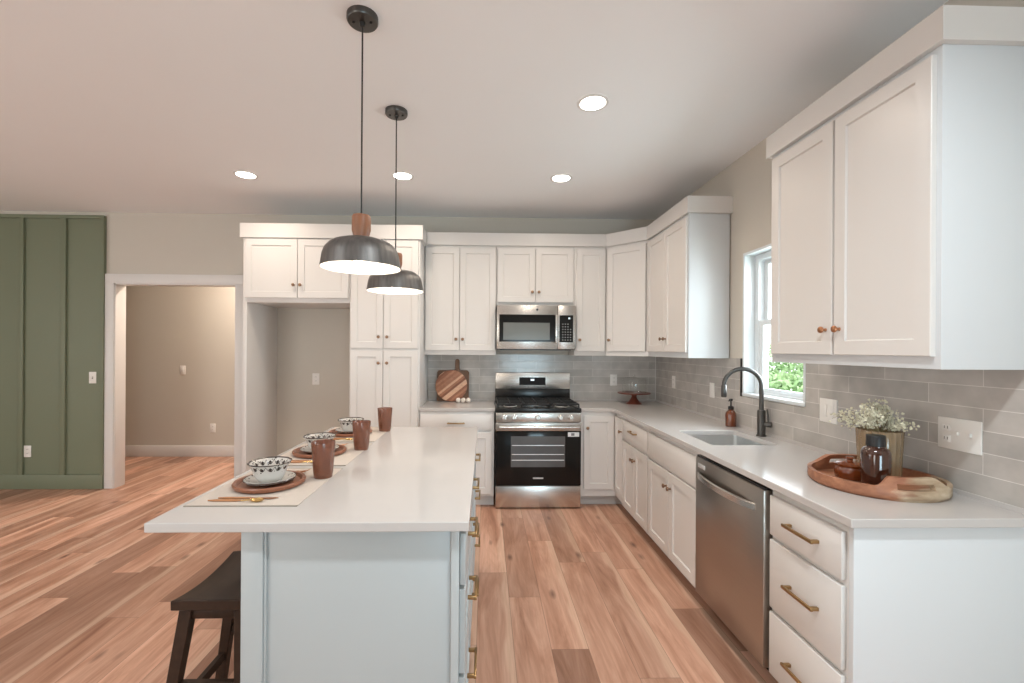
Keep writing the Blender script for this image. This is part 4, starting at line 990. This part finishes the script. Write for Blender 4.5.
t = thing('apothecary_bottle', 'dark brown glass bottle with black cap in front of the flower vase', 'bottle', (bx, by, TZ))
T_ = Matrix.Translation((bx, by, TZ))
obj('body', lathe(B(), [(0.042, 0), (0.0465, 0.005), (0.047, 0.125), (0.045, 0.142), (0.038, 0.153), (0.029, 0.158), (0.029, 0.164)], 36, T_), 'dark_amber', t)
obj('cap', lathe(B(), [(0.030, 0.162), (0.030, 0.200), (0.028, 0.203), (0.003, 0.203)], 36, T_, rad=lambda t_, r, z: r*(1+0.008*math.cos(36*t_))), 'matte_black', t)
vx, vy = 1.665, 1.832
t = thing('flower_vase', 'tall ribbed tan glass vase holding dried flowers in the tray', 'vase', (vx, vy, TZ))
T_ = Matrix.Translation((vx, vy, TZ))
obj('vessel', lathe(B(), [(0.066, 0), (0.071, 0.004), (0.073, 0.09), (0.078, 0.196), (0.0765, 0.199), (0.074, 0.194), (0.068, 0.09), (0.064, 0.014), (0.002, 0.012)], 72, T_, rad=lambda t_, r, z: r*(1+0.018*math.cos(24*t_)) if r > 0.0655 else r), 'smoke_vase', t)
t = thing('dried_flowers', 'bunch of cream dried flowers spilling from the tan vase', 'flowers', (vx, vy, TZ+0.02))
rnd = random.Random(5); st = B(); blo = B()
def blossom(c, s):
    for q in range(4):
        n_ = Vector((rnd.gauss(0, 1), rnd.gauss(0, 1), rnd.gauss(0, 1))).normalized(); u = n_.orthogonal().normalized(); v = n_.cross(u)
        blo.faces.new([blo.verts.new(c + (u*math.cos(a) + v*math.sin(a))*s*(1 if i % 2 else 0.7) + n_*s*0.3*(i % 2)) for i, a in enumerate([PI/3*z for z in range(6)])])
for k in range(34):
    a = rnd.uniform(0, 2*PI); el = rnd.uniform(0.1, 1.0); rr = 0.050*el
    p0 = Vector((vx-rr*0.7*math.cos(a), vy-rr*0.7*math.sin(a), TZ+0.02)); p1 = Vector((vx+rr*1.1*math.cos(a), vy+rr*1.1*math.sin(a), TZ+0.200))
    out = rnd.uniform(0.3, 1.0)*0.125*el
    p2 = p1 + Vector((math.cos(a)*out*0.8-0.012, math.sin(a)*out*0.8-0.01, rnd.uniform(0.02, 0.10)*(1.15-0.6*el)))
    p3 = p2 + Vector((math.cos(a)*out*0.4, math.sin(a)*out*0.4, rnd.uniform(-0.035, 0.02)))
    if p3.x > XW-0.03: p3.x = XW-0.03
    if p2.x > XW-0.035: p2.x = XW-0.035
    tube(st, [p0, p1, p2, p3], [0.0014, 0.0013, 0.001, 0.0006], 5)
    for q in range(26):
        f = rnd.uniform(0.25, 1.0); base = p1.lerp(p2, f*2-0) if f < 0.5 else p2.lerp(p3, f*2-1)
        c_ = base + Vector((rnd.gauss(0, 0.013), rnd.gauss(0, 0.013), rnd.gauss(0.004, 0.011)))
        if c_.x > XW-0.016: c_.x = XW-0.016
        if f > 0.3: blossom(c_, rnd.uniform(0.003, 0.0068))
obj('stems', st, 'dry_stem', t); obj('blossoms', blo, 'blossom', t, smooth=False)

# ------------------------------------------------------------------ cutting boards, beads and cake stand
def leaning(bm, y0, tilt):
    bmesh.ops.rotate(bm, cent=(0, 0, 0), matrix=Matrix.Rotation(-tilt, 3, 'X'), verts=bm.verts)
    bmesh.ops.translate(bm, verts=bm.verts, vec=(0, y0, CT)); return bm
def upright(loop, holes, th):
    bm = B(); prism(bm, loop, holes, -th/2, th/2)
    bmesh.ops.rotate(bm, cent=(0, 0, 0), matrix=Matrix.Rotation(PI/2, 3, 'X'), verts=bm.verts); return bm
# paddle board behind: nearly square blade with a neck handle
cx = -0.335
pl = [(cx-0.165, 0.012), (cx-0.155, 0.002), (cx+0.155, 0.002), (cx+0.165, 0.012), (cx+0.165, 0.30), (cx+0.150, 0.318), (cx+0.075, 0.322), (cx+0.066, 0.335), (cx+0.064, 0.425), (cx+0.052, 0.438), (cx+0.034, 0.438), (cx+0.022, 0.425), (cx+0.020, 0.335), (cx+0.010, 0.322), (cx-0.150, 0.318), (cx-0.165, 0.30)]
o = obj('paddle_board', leaning(upright(pl, [], 0.018), 4.600, math.radians(6.0)), 'board_dark', None, (cx, 4.60, CT), bevel=0.003)
tag(o, 'dark wooden paddle board with neck handle leaning on the tiles behind the round board', 'cutting board')
lp = [(-0.348+0.163*math.cos(2*PI*k/64), 0.163+0.001+0.161*math.sin(2*PI*k/64)) for k in range(64)]
o = obj('round_board', leaning(upright(lp, [], 0.02), 4.556, math.radians(7.0)), 'board_striped', None, (-0.348, 4.556, CT), bevel=0.003)
tag(o, 'round striped wooden cutting board leaning in front of the paddle board', 'cutting board')
s_ = lathe(B(), [(0.003, 0), (0.012, 0.002), (0.021, 0.010), (0.025, 0.024), (0.021, 0.038), (0.012, 0.046), (0.003, 0.048)], 24, Matrix.Translation((-0.272, 4.49, CT)))
b0 = thing('wooden_bead', 'pale round wooden bead touching the round board, leftmost of the three', 'bead', (-0.272, 4.49, CT), 'three pale beads by the boards')
obj('sphere', s_, 'bead_white', b0); obj('cord_knot', lathe(B(), [(0.004, 0.047), (0.006, 0.050), (0.003, 0.053)], 10, Matrix.Translation((-0.272, 4.49, CT))), 'cutlery_wood', b0)
for x_, lb in ((-0.221, 'pale round wooden bead in the middle of the three by the boards'), (-0.170, 'pale round wooden bead nearest the range of the three')):
    c_ = copy_tree(b0, (x_, 4.49, CT)); c_['label'] = lb
kx, ky = 1.500, 4.435
t = thing('cake_stand', 'dark reddish wooden pedestal cake stand in the counter corner', 'cake stand', (kx, ky, CT))
T_ = Matrix.Translation((kx, ky, CT))
obj('pedestal', lathe(B(), [(0.078, 0), (0.078, 0.005), (0.055, 0.022), (0.032, 0.050), (0.024, 0.075), (0.030, 0.090), (0.05, 0.097)], 36, T_), 'stand_wood', t)
obj('plate', lathe(B(), [(0.05, 0.096), (0.12, 0.099), (0.160, 0.103), (0.163, 0.108), (0.160, 0.113), (0.002, 0.112)], 48, T_), 'stand_wood', t)
t = thing('glass_cloche', 'clear glass dome cover sitting on the wooden cake stand', 'cloche', (kx, ky, CT+0.113))
T_ = Matrix.Translation((kx, ky, CT+0.1135))
obj('dome', lathe(B(), [(0.116, 0), (0.117, 0.09), (0.115, 0.125), (0.108, 0.142), (0.09, 0.150), (0.002, 0.152)], 48, T_, cap=False), 'thin_glass', t, ang=60)
obj('knob', lathe(B(), [(0.008, 0.151), (0.007, 0.158), (0.014, 0.166), (0.013, 0.174), (0.003, 0.178)], 20, T_), 'thin_glass', t)
obj('rim', tube(B(), [(kx+0.116*math.cos(2*PI*k/48), ky+0.116*math.sin(2*PI*k/48), CT+0.1165) for k in range(48)], 0.0025, 8, closed=True), 'thin_glass', t)
